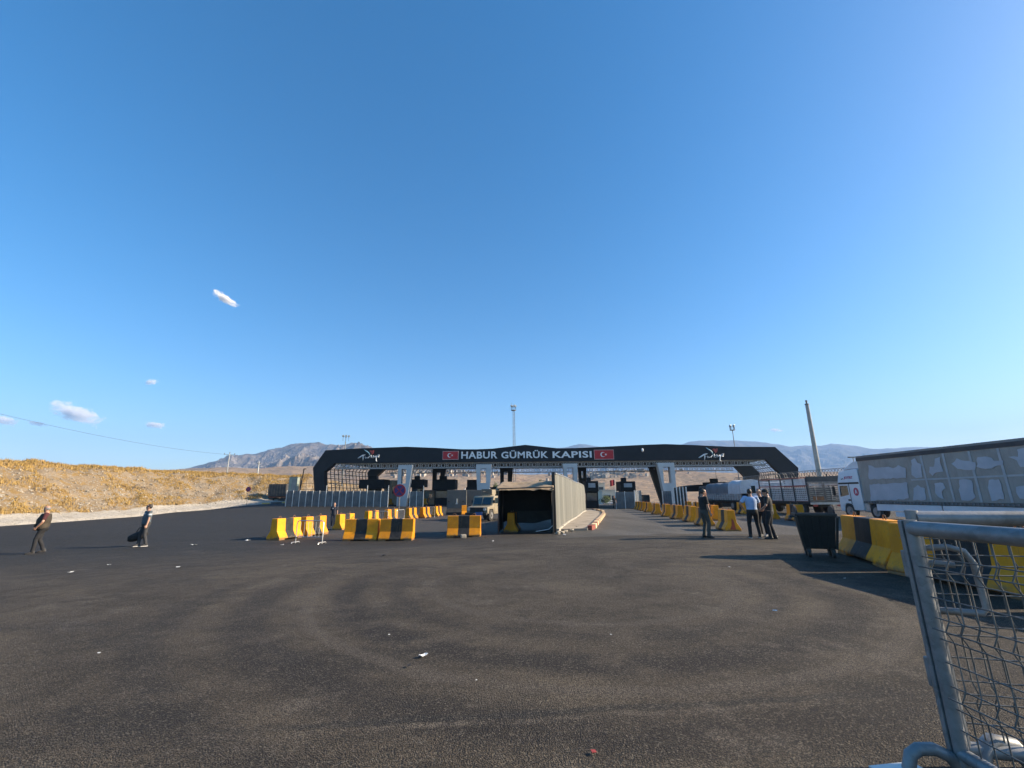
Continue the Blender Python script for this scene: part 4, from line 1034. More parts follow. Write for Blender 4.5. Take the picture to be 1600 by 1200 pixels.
# ================================================================== TARPAULIN SHELTER
M_tarpb = mat('black_tarpaulin', (.006,.006,.006), (.010,.010,.010), 1.4, .75, bump=.5, bscale=2.5, bdist=.08)
M_tarpt = mat('tan_tarpaulin', (.31,.225,.135), (.22,.16,.10), 1.3, .85, bump=.7, bscale=3.5, bdist=.08)
def shelter():
    YA = 22.9; x0, x1 = at(779, 800, YA).x, at(864.5, 800, YA).x; W = x1-x0; cx = (x0+x1)/2; D = 3.0
    t = empty('tarpaulin_shelter', (cx, YA, g(cx, YA)), rad(-3), 'dark open-fronted tarpaulin shelter with a sagging tan roof', 'shelter'); h = W/2; H = 2.22
    for nm, xs_, ys_, hh in (('post', -h, 0, H), ('post', h-.02, 0, H+.1), ('post', -h, D, H+.3), ('post', h, D, H+.35)):
        MB().tube([(xs_, ys_, -.05), (xs_, ys_, hh)], .03, 8).build(nm, M_dark_and_shade, t)
    MB().tube([(-h,0,H), (h,0,H+.06)], .028, 8).build('front_rail', M_dark_and_shade, t)
    rs_ = random.Random(2)
    def sheet(name, f, nu, nv, m, th=.012):
        mb = MB(); mb.v = [tuple(f(i/nu, j/nv)) for j in range(nv+1) for i in range(nu+1)]; mb.f = [(j*(nu+1)+i, j*(nu+1)+i+1, (j+1)*(nu+1)+i+1, (j+1)*(nu+1)+i) for j in range(nv) for i in range(nu)]
        o = mb.build(name, m, t, smooth=True, fix=False); sm = o.modifiers.new('thickness', 'SOLIDIFY'); sm.thickness = th; return o
    fo = lambda a, b, s_: noise.fractal(Vector((a, b, s_)), 1, 2, 3)
    def roof(u, v):
        x = -h-.16*(1-v)+(W+.2-.16*v*0)*u; y = -.12+(D+.15)*v
        z = H+.03+.40*v+.05*math.sin(u*9+v*3)*v*(1-v)*2+.05*fo(u*4, v*3, 1)+(.10*math.exp(-((u-.8)/.14)**2-((v-.6)/.3)**2))-.07*math.sin(u*pi)*math.sin(v*pi)
        if v < .08: z -= .10+.05*fo(u*7, 0, 5)
        return Vector((x, y, z))
    sheet('roof_sheet', roof, 40, 22, M_tarpt)
    sheet('side_sheet', lambda u, v: Vector((-h-.03+.02*fo(u*4, v*4, 2), .02+D*u, .05+(H-.02+.30*u)*v)), 14, 14, M_tarpb)
    sheet('side_sheet', lambda u, v: Vector((h+.05+.02*fo(u*4, v*4, 3), .02+D*u, .05+(H-.02+.36*u)*v)), 14, 14, M_tarpb)
    sheet('back_sheet', lambda u, v: Vector((-h+W*u, D+.02+.05*fo(u*5, v*3, 4), (.42+.20*u+.10*math.sin(u*6.5)+.04*fo(u*9,0,7))*(1-v)+(H+.28)*v)), 30, 18, M_tarpb)
    sheet('inner_curtain', lambda u, v: Vector((-h+.45+(W-.5)*u, D-.55+.04*fo(u*5, v*3, 9), (.30+.22*u+.05*math.sin(u*8))*(1-v)+1.02*v)), 24, 10, mat('dark_curtain', (.028,.027,.026), (.04,.038,.036), 2, .85, bump=.4, bscale=5))
    MB().tube([(-h+.45, D-.55, 1.02), (h-.03, D-.55, 1.02)], .02, 6).build('curtain_rail', M_dark_and_shade, t)
    mb = MB(); mb.tube([(h-.9, .1, .12), (h-.25, .15, .22), (h-.02, .1, .42)], .02, 6); mb.build('loose_cord', M_post, t)
shelter()

# ================================================================== BLAST WALLS
M_bw = mat('blast_concrete', (.135,.13,.115), (.105,.10,.09), .9, .9, bump=.25, bscale=18)
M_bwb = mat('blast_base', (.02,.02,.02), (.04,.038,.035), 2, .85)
for px0, px1, y, lab, hole in ((698.5,729,50,'left grey concrete blast wall with a small pale slot','slot'), (729.6,769,50.6,'right grey concrete blast wall behind the armoured jeep','notch')):
    a, b = xat(px0, y), xat(px1, y); cx = (a+b)/2; W = b-a; t = empty('blast_wall', (cx, y, g(cx, y)), 0, lab, 'wall', 'concrete blast walls'); H = at((px0+px1)/2, 765.5, y).z-t.location.z
    mb = MB(); mb.prism([(-.6,.0),(-.6,.25),(-.22,.62),(-.15,H),(.15,H),(.22,.62),(.6,.25),(.6,0)], -W/2, W/2, 'yz')
    w_ = mb.build('slab', M_bw, t, bevel=.03)
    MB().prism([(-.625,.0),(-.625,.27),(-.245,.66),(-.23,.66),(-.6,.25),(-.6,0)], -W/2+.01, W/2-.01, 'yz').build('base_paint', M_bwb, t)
    if hole == 'slot':
        MB().prism([(-.14,H*.42),(.12,H*.42),(.09,H*.48),(.06,H*.65),(-.03,H*.65),(-.05,H*.48)], -.245, -.16).build('slot_plate', mat('pale_plate', (.75,.70,.6)), t)
        MB().tube([(-.85,-.25,H*.53), (-.85,-.17,H*.53)], .07, 10).build('lifting_socket', M_bwb, t); MB().tube([(.72,-.25,H*.53), (.72,-.17,H*.53)], .07, 10).build('lifting_socket', M_bwb, t)
    else: MB().box((-.1,-.2,H*.45), (.28,.1,.5)).build('lifting_socket', M_bwb, t)
    MB().tube([(W*.40,0,H),(W*.40,0,H+.18)], .06, 6).build('lifting_pin', M_post, t)

# ================================================================== WASTE CONTAINER
M_bin = mat('bin_plastic', (.009,.0085,.008), (.017,.015,.014), 1.6, .6, 0, .15, 25)
M_binm = mat('bin_trim', (.03,.03,.03), (.05,.045,.04), 3, .5, .3)
def waste_bin():
    t = empty('waste_container', (7.92, 12.0, g(7.92, 12.0)), rad(-24), 'tall dark wheeled waste container without its lid, left of the large block', 'waste bin')
    mb = MB(); W0, W1, D0, D1 = .32, .425, .24, .32; z0, z1 = .20, 1.07; th = .035
    def ring(w_, d_, z): return [(-w_,-d_,z),(w_,-d_,z),(w_,d_,z),(-w_,d_,z)]
    V = ring(W0, D0, z0)+ring(W1, D1, z1)+ring(W1-th, D1-th, z1)+ring(W0-th, D0-th, z0+th)
    fs = [(3,2,1,0),(12,13,14,15)]
    for k in range(4):
        a, b = k, (k+1) % 4; fs += [(a, b, 4+b, 4+a), (4+a, 4+b, 8+b, 8+a), (8+a, 8+b, 12+b, 12+a)]
    mb.add(V, fs); mb.build('body', M_bin, t, bevel=.02)
    for sx_ in (-1, 1):                          # raised cheeks at the two ends carry the roll lid
        pts = [(-D1, z1-.02)]+[(-D1*math.cos(pi*k/12), z1+.19*math.sin(pi*k/12)) for k in range(13)]+[(D1, z1-.02)]
        MB().prism(pts, sx_*(W1-.035), sx_*(W1), 'yz').build('end_cheek', M_bin, t)
    mb = MB(); 
    for (a, b) in (((-W1,-D1),(W1,-D1)), ((W1,-D1),(W1,D1)), ((W1,D1),(-W1,D1)), ((-W1,D1),(-W1,-D1))): mb.bar((a[0]*1.02, a[1]*1.03, z1-.03), (b[0]*1.02, b[1]*1.03, z1-.03), .05, .06)
    mb.build('rim', M_binm, t, bevel=.01)
    for k in range(4):
        x = -.24+.16*k
        MB().bar((x*.8, -D0-.012, z0+.05), (x*1.1, -D1-.012, z1-.1), .035, .03, up=(0,1,0)).build('rib', M_bin, t)
    for sx_ in (-1, 1):
        MB().tube([(sx_*(W1+.02), -.1, .98), (sx_*(W1+.12), -.1, .98), (sx_*(W1+.12), .1, .98), (sx_*(W1+.02), .1, .98)], .018, 6).build('trunnion', M_binm, t)
        MB().bar((sx_*(W0+.02),-.26,z0+.0),(sx_*(W1+.025),-.34,z1-.08), .05, .04).build('corner_post', M_binm, t)
        for sy_ in (-1, 1):
            wl_ = MB().tube([(sx_*.26-.03, sy_*.21, .10), (sx_*.26+.03, sy_*.21, .10)], .10, 16).build('wheel', mat('bin_wheel', (.03,.03,.03), (.06,.055,.05), 4, .7), t, smooth='auto')
            MB().box((sx_*.26, sy_*.21, .17), (.09, .10, .10)).build('fork', M_binm, wl_)
waste_bin()
# ================================================================== VEHICLES
M_tyre = mat('tyre_rubber', (.022,.021,.02), (.05,.045,.04), 3, .85)
M_rim = mat('wheel_rim', (.30,.30,.30), (.2,.19,.18), 3, .5, .5)
M_chas = mat('chassis_black', (.018,.018,.018), (.04,.036,.032), 2, .7)
M_glass = mat('vehicle_glass', (.02,.03,.035), (.03,.04,.045), 1, .06, spec=.9)
M_cabw = mat('lorry_white_paint', (.66,.69,.74), (.58,.61,.66), .8, .32, 0, .03, 20)
M_alum = mat('dull_aluminium', (.42,.43,.44), (.33,.33,.33), 2, .45, .5)
def wheel(t, x, y, r=.5, wd=.3):
    w_ = MB().tube([(x-wd/2,y,r),(x-wd*.42,y,r),(x+wd*.42,y,r),(x+wd/2,y,r)], [r*.9, r, r, r*.9], 26).build('wheel', M_tyre, t, smooth='auto')
    s = -1 if x < 0 else 1
    MB().tube([(x+s*(wd/2-.02),y,r),(x+s*(wd/2+.015),y,r)], r*.58, 20).build('rim', M_rim, w_, smooth='auto'); MB().tube([(x+s*(wd/2+.01),y,r),(x+s*(wd/2+.06),y,r)], r*.2, 12).build('hub', M_rim, w_)
    return w_
def outline(mb_pts, cx, cz, s=1.0): return [(cx+a*s, cz+b*s) for a, b in mb_pts]

# ---- white lorry cab with curtain-sided trailer (local: front = +y, left side = -x)
def curtain_lorry():
    xl = 23.45; t = empty('articulated_lorry', (xl+1.27, 30.1, g(24.7, 30)), 0, 'white lorry cab pulling a grey curtain trailer patched with pale squares', 'lorry')
    W = 1.27; L = 13.6; zb, zt = 1.18, 4.0
    n = Nt('patched_curtain'); X, Y, Z = n.xyz()
    base = n.mix(n.step(n.noise(.8, 6, .6), .4, .65), (.32,.30,.275), (.26,.245,.225))
    base = n.mix(n.step(n.noise(1, 5, .7, n.mapv((1,6,.7))), .5, .7, 0, .4), base, (.20,.185,.17))
    n.bump(n.noise(1, 3, .5, n.mapv((1,1.6,.12))), .4, .05)
    M_curt = n.fin(base, .55, None, .4)
    body = MB(); body.span(-W, W, -L, 0, zb, zt); b = body.build('trailer_box', M_curt, t, bevel=.03)
    MB().span(-W-.03, W+.03, -L-.02, .03, zt-.22, zt+.0).build('roof_rail', mat('roof_rail', (.035,.035,.04), (.06,.055,.055), 1, .6), t); MB().span(-W-.01, W+.01, -L, .02, zt+.0, zt+.12).build('roof_sheet', mat('roof_sheet', (.26,.25,.24), (.18,.17,.165), 1, .8), t)
    rail = MB(); rail.span(-W-.03, W+.03, -L-.02, .03, zb-.16, zb+.0); rl = rail.build('side_rail', mat('side_rail', (.10,.09,.085), (.16,.14,.13), 2, .7), t)
    for k in range(60): MB().span(-W-.055, -W-.03, -L+.1+k*.226, -L+.19+k*.226, zb-.14, zb-.02).build('strap_buckle', mat('strap_grey', (.22,.21,.20), (.12,.11,.11), 6, .8), rl)
    M_strip = mat('curtain_weld', (.40,.41,.43), (.33,.34,.36), 2, .55)
    M_patch = mat('repair_patch', (.42,.44,.49), (.36,.38,.43), 1.2, .5)
    xs = -W-.012
    def plate(name, poly, m, off=0.0): return MB().prism(poly, xs-off-.004, xs-off, 'yz').build(name, m, t)
    def py2(px, py):            # picture point on the curtain -> local y, z
        d = ray(px, py); s = (xl-.012)/d[0]; return (d[1]*s-30.1, CZ+d[2]*s-t.location.z)
    for px in (1445.5, 1481, 1523, 1570): a = py2(px, 742); plate('weld_strip', [(a[0]-.06, zb+.03), (a[0]+.06, zb+.03), (a[0]+.06, zt-.24), (a[0]-.06, zt-.24)], M_strip)
    a, e = py2(1424, 750), py2(1612, 742); plate('weld_strip', [(e[0]-2, e[1]-.03), (a[0], a[1]-.04), (a[0], a[1]+.04), (e[0]-2, e[1]+.07)], M_strip, .005)
    rp = random.Random(9)
    def patch(pxpts, jag=.035, off=.010):
        pts = [Vector(py2(*q)) for q in pxpts]; out = []
        for i in range(len(pts)):
            p0, p1 = pts[i], pts[(i+1) % len(pts)]; N = max(2, int((p1-p0).length/.16))
            for k in range(N): q = p0.lerp(p1, k/N); out.append((q.x+rp.uniform(-jag, jag), q.y+rp.uniform(-jag, jag)))
        return plate('patch', out, M_patch, off)
    patch([(1357,727),(1371,731),(1385,729),(1396,732),(1404,727),(1415,731),(1416,746),(1400,747),(1380,748),(1358,749)]); patch([(1359,757),(1380,756),(1400,755),(1418,754),(1420,779),(1400,781),(1380,781),(1361,782)])
    patch([(1424,720),(1430,716),(1434,722),(1440,726),(1441,746),(1432,748),(1425,741)]); patch([(1428,762),(1434,758),(1439,762),(1446,764),(1447,781),(1427,782)])
    patch([(1453,730),(1460,728),(1461,716),(1469,714),(1471,726),(1475,736),(1464,738),(1457,743),(1452,738)]); patch([(1460,755),(1474,754),(1478,763),(1472,768),(1474,780),(1468,778),(1462,770)])
    patch([(1486,724),(1496,717),(1508,720),(1524,722),(1525,734),(1510,735),(1496,732)]); patch([(1527,714),(1546,713),(1553,719),(1568,720),(1566,727),(1550,731),(1540,733),(1527,730)])
    patch([(1500,749),(1519,750),(1521,764),(1524,776),(1518,782),(1503,781),(1499,766)]); patch([(1545,750),(1562,749),(1567,765),(1568,780),(1550,782),(1545,768)]); patch([(1577,714),(1590,713),(1590,702),(1604,700),(1606,730),(1594,731),(1589,720)]); patch([(1587,762),(1602,758),(1612,759),(1612,780),(1594,780)])
    # chassis, skirts, wheels
    mb = MB(); mb.span(-.5,.5,-L+.2,-.2,.82,1.0); mb.build('chassis', M_chas, t)
    for y0, y1 in ((-5.3,-.9),(-10.2,-5.36)): MB().span(-W+.01,-W+.06,y0,y1,.60,1.0).build('side_skirt', M_cabw, t, bevel=.01)
    MB().span(-W+.05,-.4,-9.2,-6.4,.35,.6).build('spare_rack', M_chas, t); MB().span(-.35,.35,-8.9,-1.9,.22,.8).build('underside_filler', M_chas, t, bevel=.03); MB().span(-W+.04,-W+.09,-4.6,-2.2,.28,.56).build('lower_skirt', M_cabw, t)  # black middle box is added: blocks the view through, keeps the underside dark
    for y in (-12.3,-11.0,-9.7):
        for x in (-1.05, 1.05): wheel(t, x, y)
    # tractor
    F0, B0 = 2.35, .22
    prof = [(B0,.55),(B0,3.25),(B0+.25,3.32),(F0-.35,3.15),(F0-.10,2.45),(F0+.02,1.55),(F0+.05,.50),(F0-.35,.45),(F0-.45,.90),(F0-.75,1.08),(F0-1.15,.90),(F0-1.25,.55)]
    MB().prism(prof, -1.22, 1.22, 'yz').build('cab', M_cabw, t, bevel=.05, smooth='auto')
    MB().prism([(B0-.05,3.27),(B0-.05,3.85),(B0+.4,3.8),(F0-.5,3.26),(B0+.25,3.34)], -1.1, 1.1, 'yz').build('roof_deflector', M_cabw, t, bevel=.05)
    MB().prism([(B0+.06,2.30),(F0-.18,2.30),(F0-.16,2.42),(B0+.06,2.42)], -1.235, -1.215, 'yz').build('side_stripe', M_chas, t)
    dr = MB().prism([(F0-1.12,.98),(F0-.16,1.05),(F0-.13,1.50),(F0-.18,2.27),(F0-1.12,2.27)], -1.236, -1.221, 'yz').build('door', M_cabw, t)
    MB().prism([(F0-1.02,1.58),(F0-.19,1.44),(F0-.27,2.20),(F0-1.02,2.20)], -1.245, -1.236, 'yz').build('window', M_glass, dr); MB().box((-1.25,F0-1.0,1.22), (.03,.2,.10)).build('handle', M_chas, dr)
    MB().prism([(F0-1.16,.95),(F0-1.12,.95),(F0-1.12,2.30),(F0-1.16,2.30)], -1.238, -1.222, 'yz').build('door_seam', M_chas, dr)
    MB().prism([(F0-.02,1.50),(F0-.12,2.30),(F0-.06,2.32),(F0+.045,1.50)], -1.05, 1.05, 'yz').build('windscreen', M_glass, t)
    for sx_ in (-1, 1):
        m_ = MB().tube([(sx_*1.22,F0-.05,2.25),(sx_*1.42,F0+.1,2.2),(sx_*1.42,F0+.1,1.5),(sx_*1.22,F0,1.45)], .02, 6).build('mirror', M_chas, t); MB().box((sx_*1.44,F0+.08,1.85), (.16,.12,.62)).build('mirror_head', M_chas, m_, bevel=.03)
        MB().box((sx_*.95,F0+.06,.72), (.4,.06,.16)).build('headlight', M_glass, t, bevel=.02)
    yc, zc = B0+.42, 1.78; mb = MB(); N = 28
    for k in range(N):
        a, b = 2*pi*k/N, 2*pi*(k+1)/N
        mb.prism([(yc+.22*math.cos(a), zc+.27*math.sin(a)), (yc+.22*math.cos(b), zc+.27*math.sin(b)), (yc, zc)], -1.240, -1.223, 'yz')
    em = mb.build('emblem', mat('emblem_red', (.46,.07,.11), (.40,.06,.10), 5, .5), t)
    mb = MB(); mb.prism([(yc-.03,zc+.14),(yc+.03,zc+.14),(yc+.10,zc-.12),(yc+.04,zc-.12),(yc,zc+.03),(yc-.04,zc-.12),(yc-.10,zc-.12)], -1.246, -1.240, 'yz'); mb.build('emblem_mark', M_cabw, em)
    lt = curve_text('JOTEZ', .3, mat('cab_letter', (.42,.06,.16), None, 4, .5), 'cab_lettering', t, .01, .012, 1.0, .25)
    me = lt.data; xs_ = [v.co.x for v in me.vertices]; ys_ = [v.co.y for v in me.vertices]
    for v in me.vertices: v.co = (-1.226-v.co.z*.6, F0-.78-(v.co.x-min(xs_))/(max(xs_)-min(xs_))*.86, 2.62+(v.co.y-min(ys_))/(max(ys_)-min(ys_))*.21)
    MB().prism([(F0-.52,2.62),(F0-.72,2.66),(F0-.72,2.71),(F0-.52,2.67)], -1.236, -1.222, 'yz').build('cab_dash', M_chas, t)
    for y in (1.55, -.75):
        for x in (-1.05, 1.05): wheel(t, x, y)
    mb = MB(); mb.span(-.45,.45,-1.6,1.6,.62,.84); mb.build('tractor_chassis', M_chas, t); MB().span(-1.15,-.6,-.2,.3,.45,1.0).build('fuel_tank', M_alum, t, bevel=.06)
    mb = MB()
    for k in range(6): mb.tube([(-.6+.2*k, .02, 1.5), (-.6+.2*k, .28, 1.7)], .02, 5)
    mb.build('hoses', M_chas, t)
curtain_lorry()

# ---- stake-sided cattle lorry, seen from behind
def cage_lorry():
    t = empty('cage_lorry', (24.95, 36.0, g(25, 36)), 0, 'old stake-sided lorry with white and red slatted body, rear doors towards us', 'lorry')
    W, L, zb, zt = 1.28, 7.0, 1.05, 2.92
    M_wslat = mat('white_slat', (.66,.63,.62), (.48,.45,.43), 2.2, .6, bump=.2); M_rslat = mat('red_slat', (.33,.09,.075), (.24,.08,.065), 2.2, .65); M_old = mat('weathered_slat', (.30,.25,.20), (.18,.15,.125), 2.5, .8, bump=.3); M_dark = mat('body_dark', (.05,.05,.055), (.085,.08,.075), 2, .7)
    MB().span(-W, W, 0, L, zb-.16, zb).build('floor', M_chas, t)
    for sx_ in (-1, 1):
        b = MB()
        for k in range(29): y = .06+k*(L-.12)/28; b.span(sx_*(W-.07), sx_*(W-.045), y-.025, y+.025, zb, zb+1.2)
        st_ = b.build('stakes', M_wslat, t)
        for k in range(5): y = .05+k*(L-.1)/4; MB().span(sx_*(W-.01), sx_*(W+.05), y-.06, y+.06, zb, zt).build('side_post', M_dark, st_)
        b = MB()
        for k in range(7):
            z = zb+.06+k*.16; b.span(sx_*(W-.045), sx_*(W-.01), .05, L-.05, z, z+.075)
        b.build('lower_slats', M_wslat, st_)
        b = MB()
        for z, h_ in ((zb+1.31,.15),(zb+1.50,.12),(zb+1.66,.15)): b.span(sx_*(W-.045), sx_*(W-.01), .05, L-.05, z, z+h_)
        b.build('upper_slats', M_wslat, st_)
        b = MB(); b.span(sx_*(W-.05), sx_*(W+.065), .0, L, zb+1.21, zb+1.29); b.span(sx_*(W-.05), sx_*(W+.065), 0, L, zt-.03, zt+.05); b.span(sx_*(W-.05), sx_*(W+.02), 0, L, zb+.02, zb+.055); b.build('side_rail', M_rslat, st_)
    MB().span(-W+.1, W-.1, .4, L-.3, zb+.01, zb+1.15).build('load', mat('load_sacks', (.20,.18,.15), (.10,.09,.08), 1.5, .9, bump=.6, bscale=4, bdist=.1), t, bevel=.1)
    hd = MB(); hd.span(-W, W, -.05, .05, zt-.32, zt+.10); hd.build('rear_header', M_dark, t)
    for sx_ in (-1, 1):
        d = MB(); x0, x1 = sorted((sx_*.03, sx_*(W-.03)))
        for a, b_ in ((x0, x0+.07), (x1-.07, x1)): d.span(a, b_, -.05, .0, zb, zt-.33)
        d.span(x0+.07, x1-.07, -.05, 0, zb, zb+.08); d.span(x0+.07, x1-.07, -.05, 0, zt-.42, zt-.33)
        dd = d.build('rear_door', M_old, t); d = MB()
        for k in range(9): z = zb+.13+k*.15; d.span(x0+.07, x1-.07, -.035, -.01, z, z+.085)
        d.build('slats', mat('door_slat', (.42,.36,.30), (.25,.20,.165), 2.5, .75, bump=.3), dd)
        if sx_ < 0: MB().span(x0+.25, x1-.1, -.06, -.037, zb+.1, zb+.4).build('rusty_plate', mat('rust_plate', (.36,.16,.06), (.22,.11,.06), 3, .8), dd)
        d = MB(); d.tube([(x0+.5, -.06, zb+.1), (x0+.5, -.06, zt-.4)], .018, 6); d.build('lock_bar', M_alum, dd)
    MB().span(-W, W, -.10, -.02, zb-.22, zb-.05).build('rear_beam', M_alum, t)
    for sx_ in (-1, 1): MB().box((sx_*.95,-.12,.75), (.35,.06,.14)).build('tail_light', mat('tail_red', (.35,.03,.02), None, 4, .3), t)
    for x in (-1.0, 1.0):
        for y in (1.3, 2.5): wheel(t, x, y, .48)
        wheel(t, x, 8.1, .48)
    mb = MB(); mb.span(-.45,.45,.2,9.0,.62,.86); mb.build('chassis', M_chas, t)
    MB().prism([(7.15,.7),(7.15,2.75),(7.4,2.85),(8.7,2.7),(9.0,1.7),(9.05,.6),(8.6,.6),(8.5,1.0),(7.7,1.0),(7.6,.7)], -1.2, 1.2, 'yz').build('cab', M_cabw, t, bevel=.05)
    MB().prism([(7.9,1.75),(8.78,1.7),(8.62,2.45),(7.9,2.45)], -1.215, -1.195, 'yz').build('window', M_glass, t); MB().prism([(7.2,2.05),(7.7,2.1),(7.7,2.17),(7.2,2.15)], -1.215, -1.195, 'yz').build('side_stripe', M_chas, t)
cage_lorry()

# ---- lorry with a grey tarpaulin over its load
def tarp_lorry():
    t = empty('tarpaulin_lorry', (25.05, 46.8, g(25, 47)), 0, 'lorry ahead of the cage lorry, its load humped under a grey tarpaulin', 'lorry')
    W, L, zb = 1.28, 8.5, 1.05
    M_gt = mat('grey_tarpaulin', (.15,.16,.18), (.115,.12,.135), .7, .6, bump=.5, bscale=2, bdist=.1); M_lt = mat('pale_tarpaulin', (.50,.52,.55), (.42,.44,.47), .7, .6, bump=.7, bscale=2.2, bdist=.15)
    MB().span(-W, W, 0, L, zb-.16, zb).build('floor', M_chas, t)
    for sx_ in (-1, 1):
        b = MB(); b.span(sx_*(W-.03), sx_*(W+.0), 0, L, zb, zb+.65); sd__ = b.build('side_board', mat('board_grey', (.20,.20,.20), (.30,.30,.30), 2, .7), t); b = MB()
        for k in range(15): y = .2+k*(L-.4)/14; b.span(sx_*(W), sx_*(W+.05), y-.04, y+.04, zb, zb+.68)
        for z in (.2,.42,.62): b.span(sx_*W, sx_*(W+.04), .0, L, zb+z, zb+z+.05)
        b.build('stakes', mat('stake_pale', (.45,.45,.45), (.3,.3,.3), 3, .6), sd__)
    def hump(y0, y1, m, H, name, seed):
        N, K = 26, 18; mb = MB()
        for i in range(N+1):
            y = y0+(y1-y0)*i/N
            for k in range(K+1):
                u = k/K; a = pi*u; ex = .45
                x = -(W+.02)*math.copysign(abs(math.cos(a))**ex, math.cos(a)); z = zb+.62+(H-.62)*(math.sin(a)**ex)
                f = noise.fractal(Vector((x*1.1, y*.9, seed+z)), 1, 2, 4); mb.v.append((x+.05*f, y, z+.07*f+.05*math.sin(y*3.1+seed)))
        for i in range(N):
            for k in range(K): a = i*(K+1)+k; mb.f.append((a, a+1, a+K+2, a+K+1))
        n0 = len(mb.v); mb.f.append(tuple(range(K+1))); mb.f.append(tuple(N*(K+1)+k for k in range(K+1))[::-1])
        return mb.build(name, m, t, smooth='auto')
    hump(0, 2.7, M_lt, 2.05, 'pale_cover', 1); hump(2.72, L, M_gt, 1.85, 'grey_cover', 7)
    for y in (1.2, 2.4, 10.2):
        for x in (-1.0, 1.0): wheel(t, x, y, .48)
    MB().span(-.45,.45,.2,11,.62,.86).build('chassis', M_chas, t)
    MB().prism([(8.8,.7),(8.8,2.7),(10.6,2.65),(11.0,1.7),(11.0,.6)], -1.2, 1.2, 'yz').build('cab', mat('slate_cab_paint', (.06,.065,.075)), t, bevel=.05)
    MB().prism([(9.7,1.75),(10.75,1.7),(10.55,2.4),(9.7,2.4)], -1.215, -1.195, 'yz').build('window', M_glass, t)
    MB().span(-W, W, -.09, -.02, zb-.2, zb-.04).build('rear_beam', M_alum, t)
tarp_lorry()

# ---- armoured jeep (local: front = -y)
def armoured():
    y0 = 39.2; x = xat(762.5, y0); t = empty('armoured_jeep', (x, y0, g(x, y0)), rad(-22), 'sand coloured armoured jeep with roof turret, parked left of the shelter', 'armoured vehicle')
    M_sand = mat('sand_paint', (.30,.25,.17), (.23,.19,.13), 1.5, .6, bump=.1); W = .95
    body = [(-2.1,.62),(-2.12,1.12),(-1.15,1.25),(-.85,1.95),(-.6,2.02),(2.1,2.02),(2.2,1.3),(2.15,.62),(1.85,.55),(1.7,.95),(1.0,.95),(.85,.55),(-.85,.55),(-1.0,.95),(-1.7,.95),(-1.85,.6)]
    MB().prism(body, -W, W, 'yz').build('body', M_sand, t, bevel=.04, smooth='auto')
    MB().prism([(-1.20,1.32),(-1.06,1.32),(-.84,1.86),(-.98,1.86)], -.80, .80, 'yz').build('windscreen', M_glass, t); MB().prism([(-1.25,1.30),(-1.22,1.30),(-.96,1.92),(-.99,1.92)], -.03, .03, 'yz').build('pillar', M_sand, t)
    MB().box((0,-2.15,.88), (1.25,.10,.46)).build('grille', M_chas, t, bevel=.03)
    mb = MB()
    for k in range(9): mb.box((-.52+.13*k,-2.21,.88), (.03,.03,.42))
    mb.build('brush_guard', M_chas, t)
    MB().box((0,-2.28,.60), (1.95,.22,.20)).build('bumper', M_chas, t, bevel=.04)
    for sx_ in (-1, 1):
        MB().tube([(sx_*.72,-2.10,.95),(sx_*.72,-2.20,.95)], .12, 16).build('headlight', mat('lamp_glass', (.5,.5,.48), None, 4, .15), t); MB().box((sx_*1.02,-.95,1.55), (.16,.08,.26)).build('mirror', M_chas, t, bevel=.02)
        for yy, z0, z1, w_ in ((-.35,1.40,1.85,.62),(.75,1.45,1.85,.6)): MB().prism([(yy-w_/2,z0),(yy+w_/2,z0),(yy+w_/2,z1),(yy-w_/2,z1)], sx_*(W-.005), sx_*(W+.02), 'yz').build('side_window', M_glass, t)
        d = MB().prism([(-.78,.72),(.05,.72),(.05,1.92),(-.78,1.92)], sx_*(W), sx_*(W+.012), 'yz').build('door', M_sand, t, bevel=.004); MB().box((sx_*(W+.03),-.05,1.22), (.03,.14,.05)).build('handle', M_chas, d)
        for yy in (-1.35, 1.35): wheel(t, sx_*.82, yy, .46, .28)
    MB().box((.32,-2.42,.62), (.62,.05,.26)).build('number_board', mat('blue_board', (.03,.08,.24), (.05,.12,.3), 5, .5), t)
    tu = MB().tube([(0,.15,2.02),(0,.15,2.14)], .55, 18).build('turret', M_sand, t)
    MB().box((0,-.30,2.36), (.95,.06,.46)).build('turret_shield', mat('shield_brown', (.20,.15,.11), (.15,.12,.09), 3, .7), tu); 
    for sx_ in (-1, 1): MB().box((sx_*.5,.1,2.34), (.05,.8,.40)).build('turret_side', M_sand, tu)
    MB().tube([(0,-.25,2.36),(0,-1.15,2.38)], .03, 8).build('gun', M_chas, tu)
    MB().tube([(.8,1.8,2.0),(.82,1.85,3.3)], .012, 5).build('antenna', M_chas, t)
armoured()

# ---- small white vehicles far beyond the gate (rear towards us)
def car(px, y, van, label, off=0.0):
    x = xat(px, y); t = empty('white_car', (x, y, g(x, y)), 0, label, 'car', 'white cars parked beyond the gate'); H = 1.75 if van else 1.42
    MB().prism([(0,.35),(-.03,.95),(.22,1.0),(.55,H),(2.5,H),(3.25,1.0),(4.2,.85),(4.25,.35)], -.86, .86, 'yz').build('body', mat('car_white', (.75,.75,.75), None, 2, .25), t, bevel=.05)
    MB().prism([(.24,1.04),(.19,1.04),(.46,H-.1),(.52,H-.1)], -.72, .72, 'yz').build('rear_window', M_glass, t); MB().prism([(.7,1.05),(2.9,1.05),(2.45,H-.12),(.8,H-.12)], -.875, .875, 'yz').build('side_window', M_glass, t)
    for sx_ in (-1, 1):
        MB().box((sx_*.74,-.03,.80), (.16,.06,.22)).build('tail_light', mat('tail_red', (.35,.03,.02), None, 4, .3), t)
        for yy in (.8, 3.4): wheel(t, sx_*.76, yy, .31, .2)
    MB().box((0,-.04,.45), (1.7,.10,.2)).build('bumper', M_chas, t, bevel=.03)
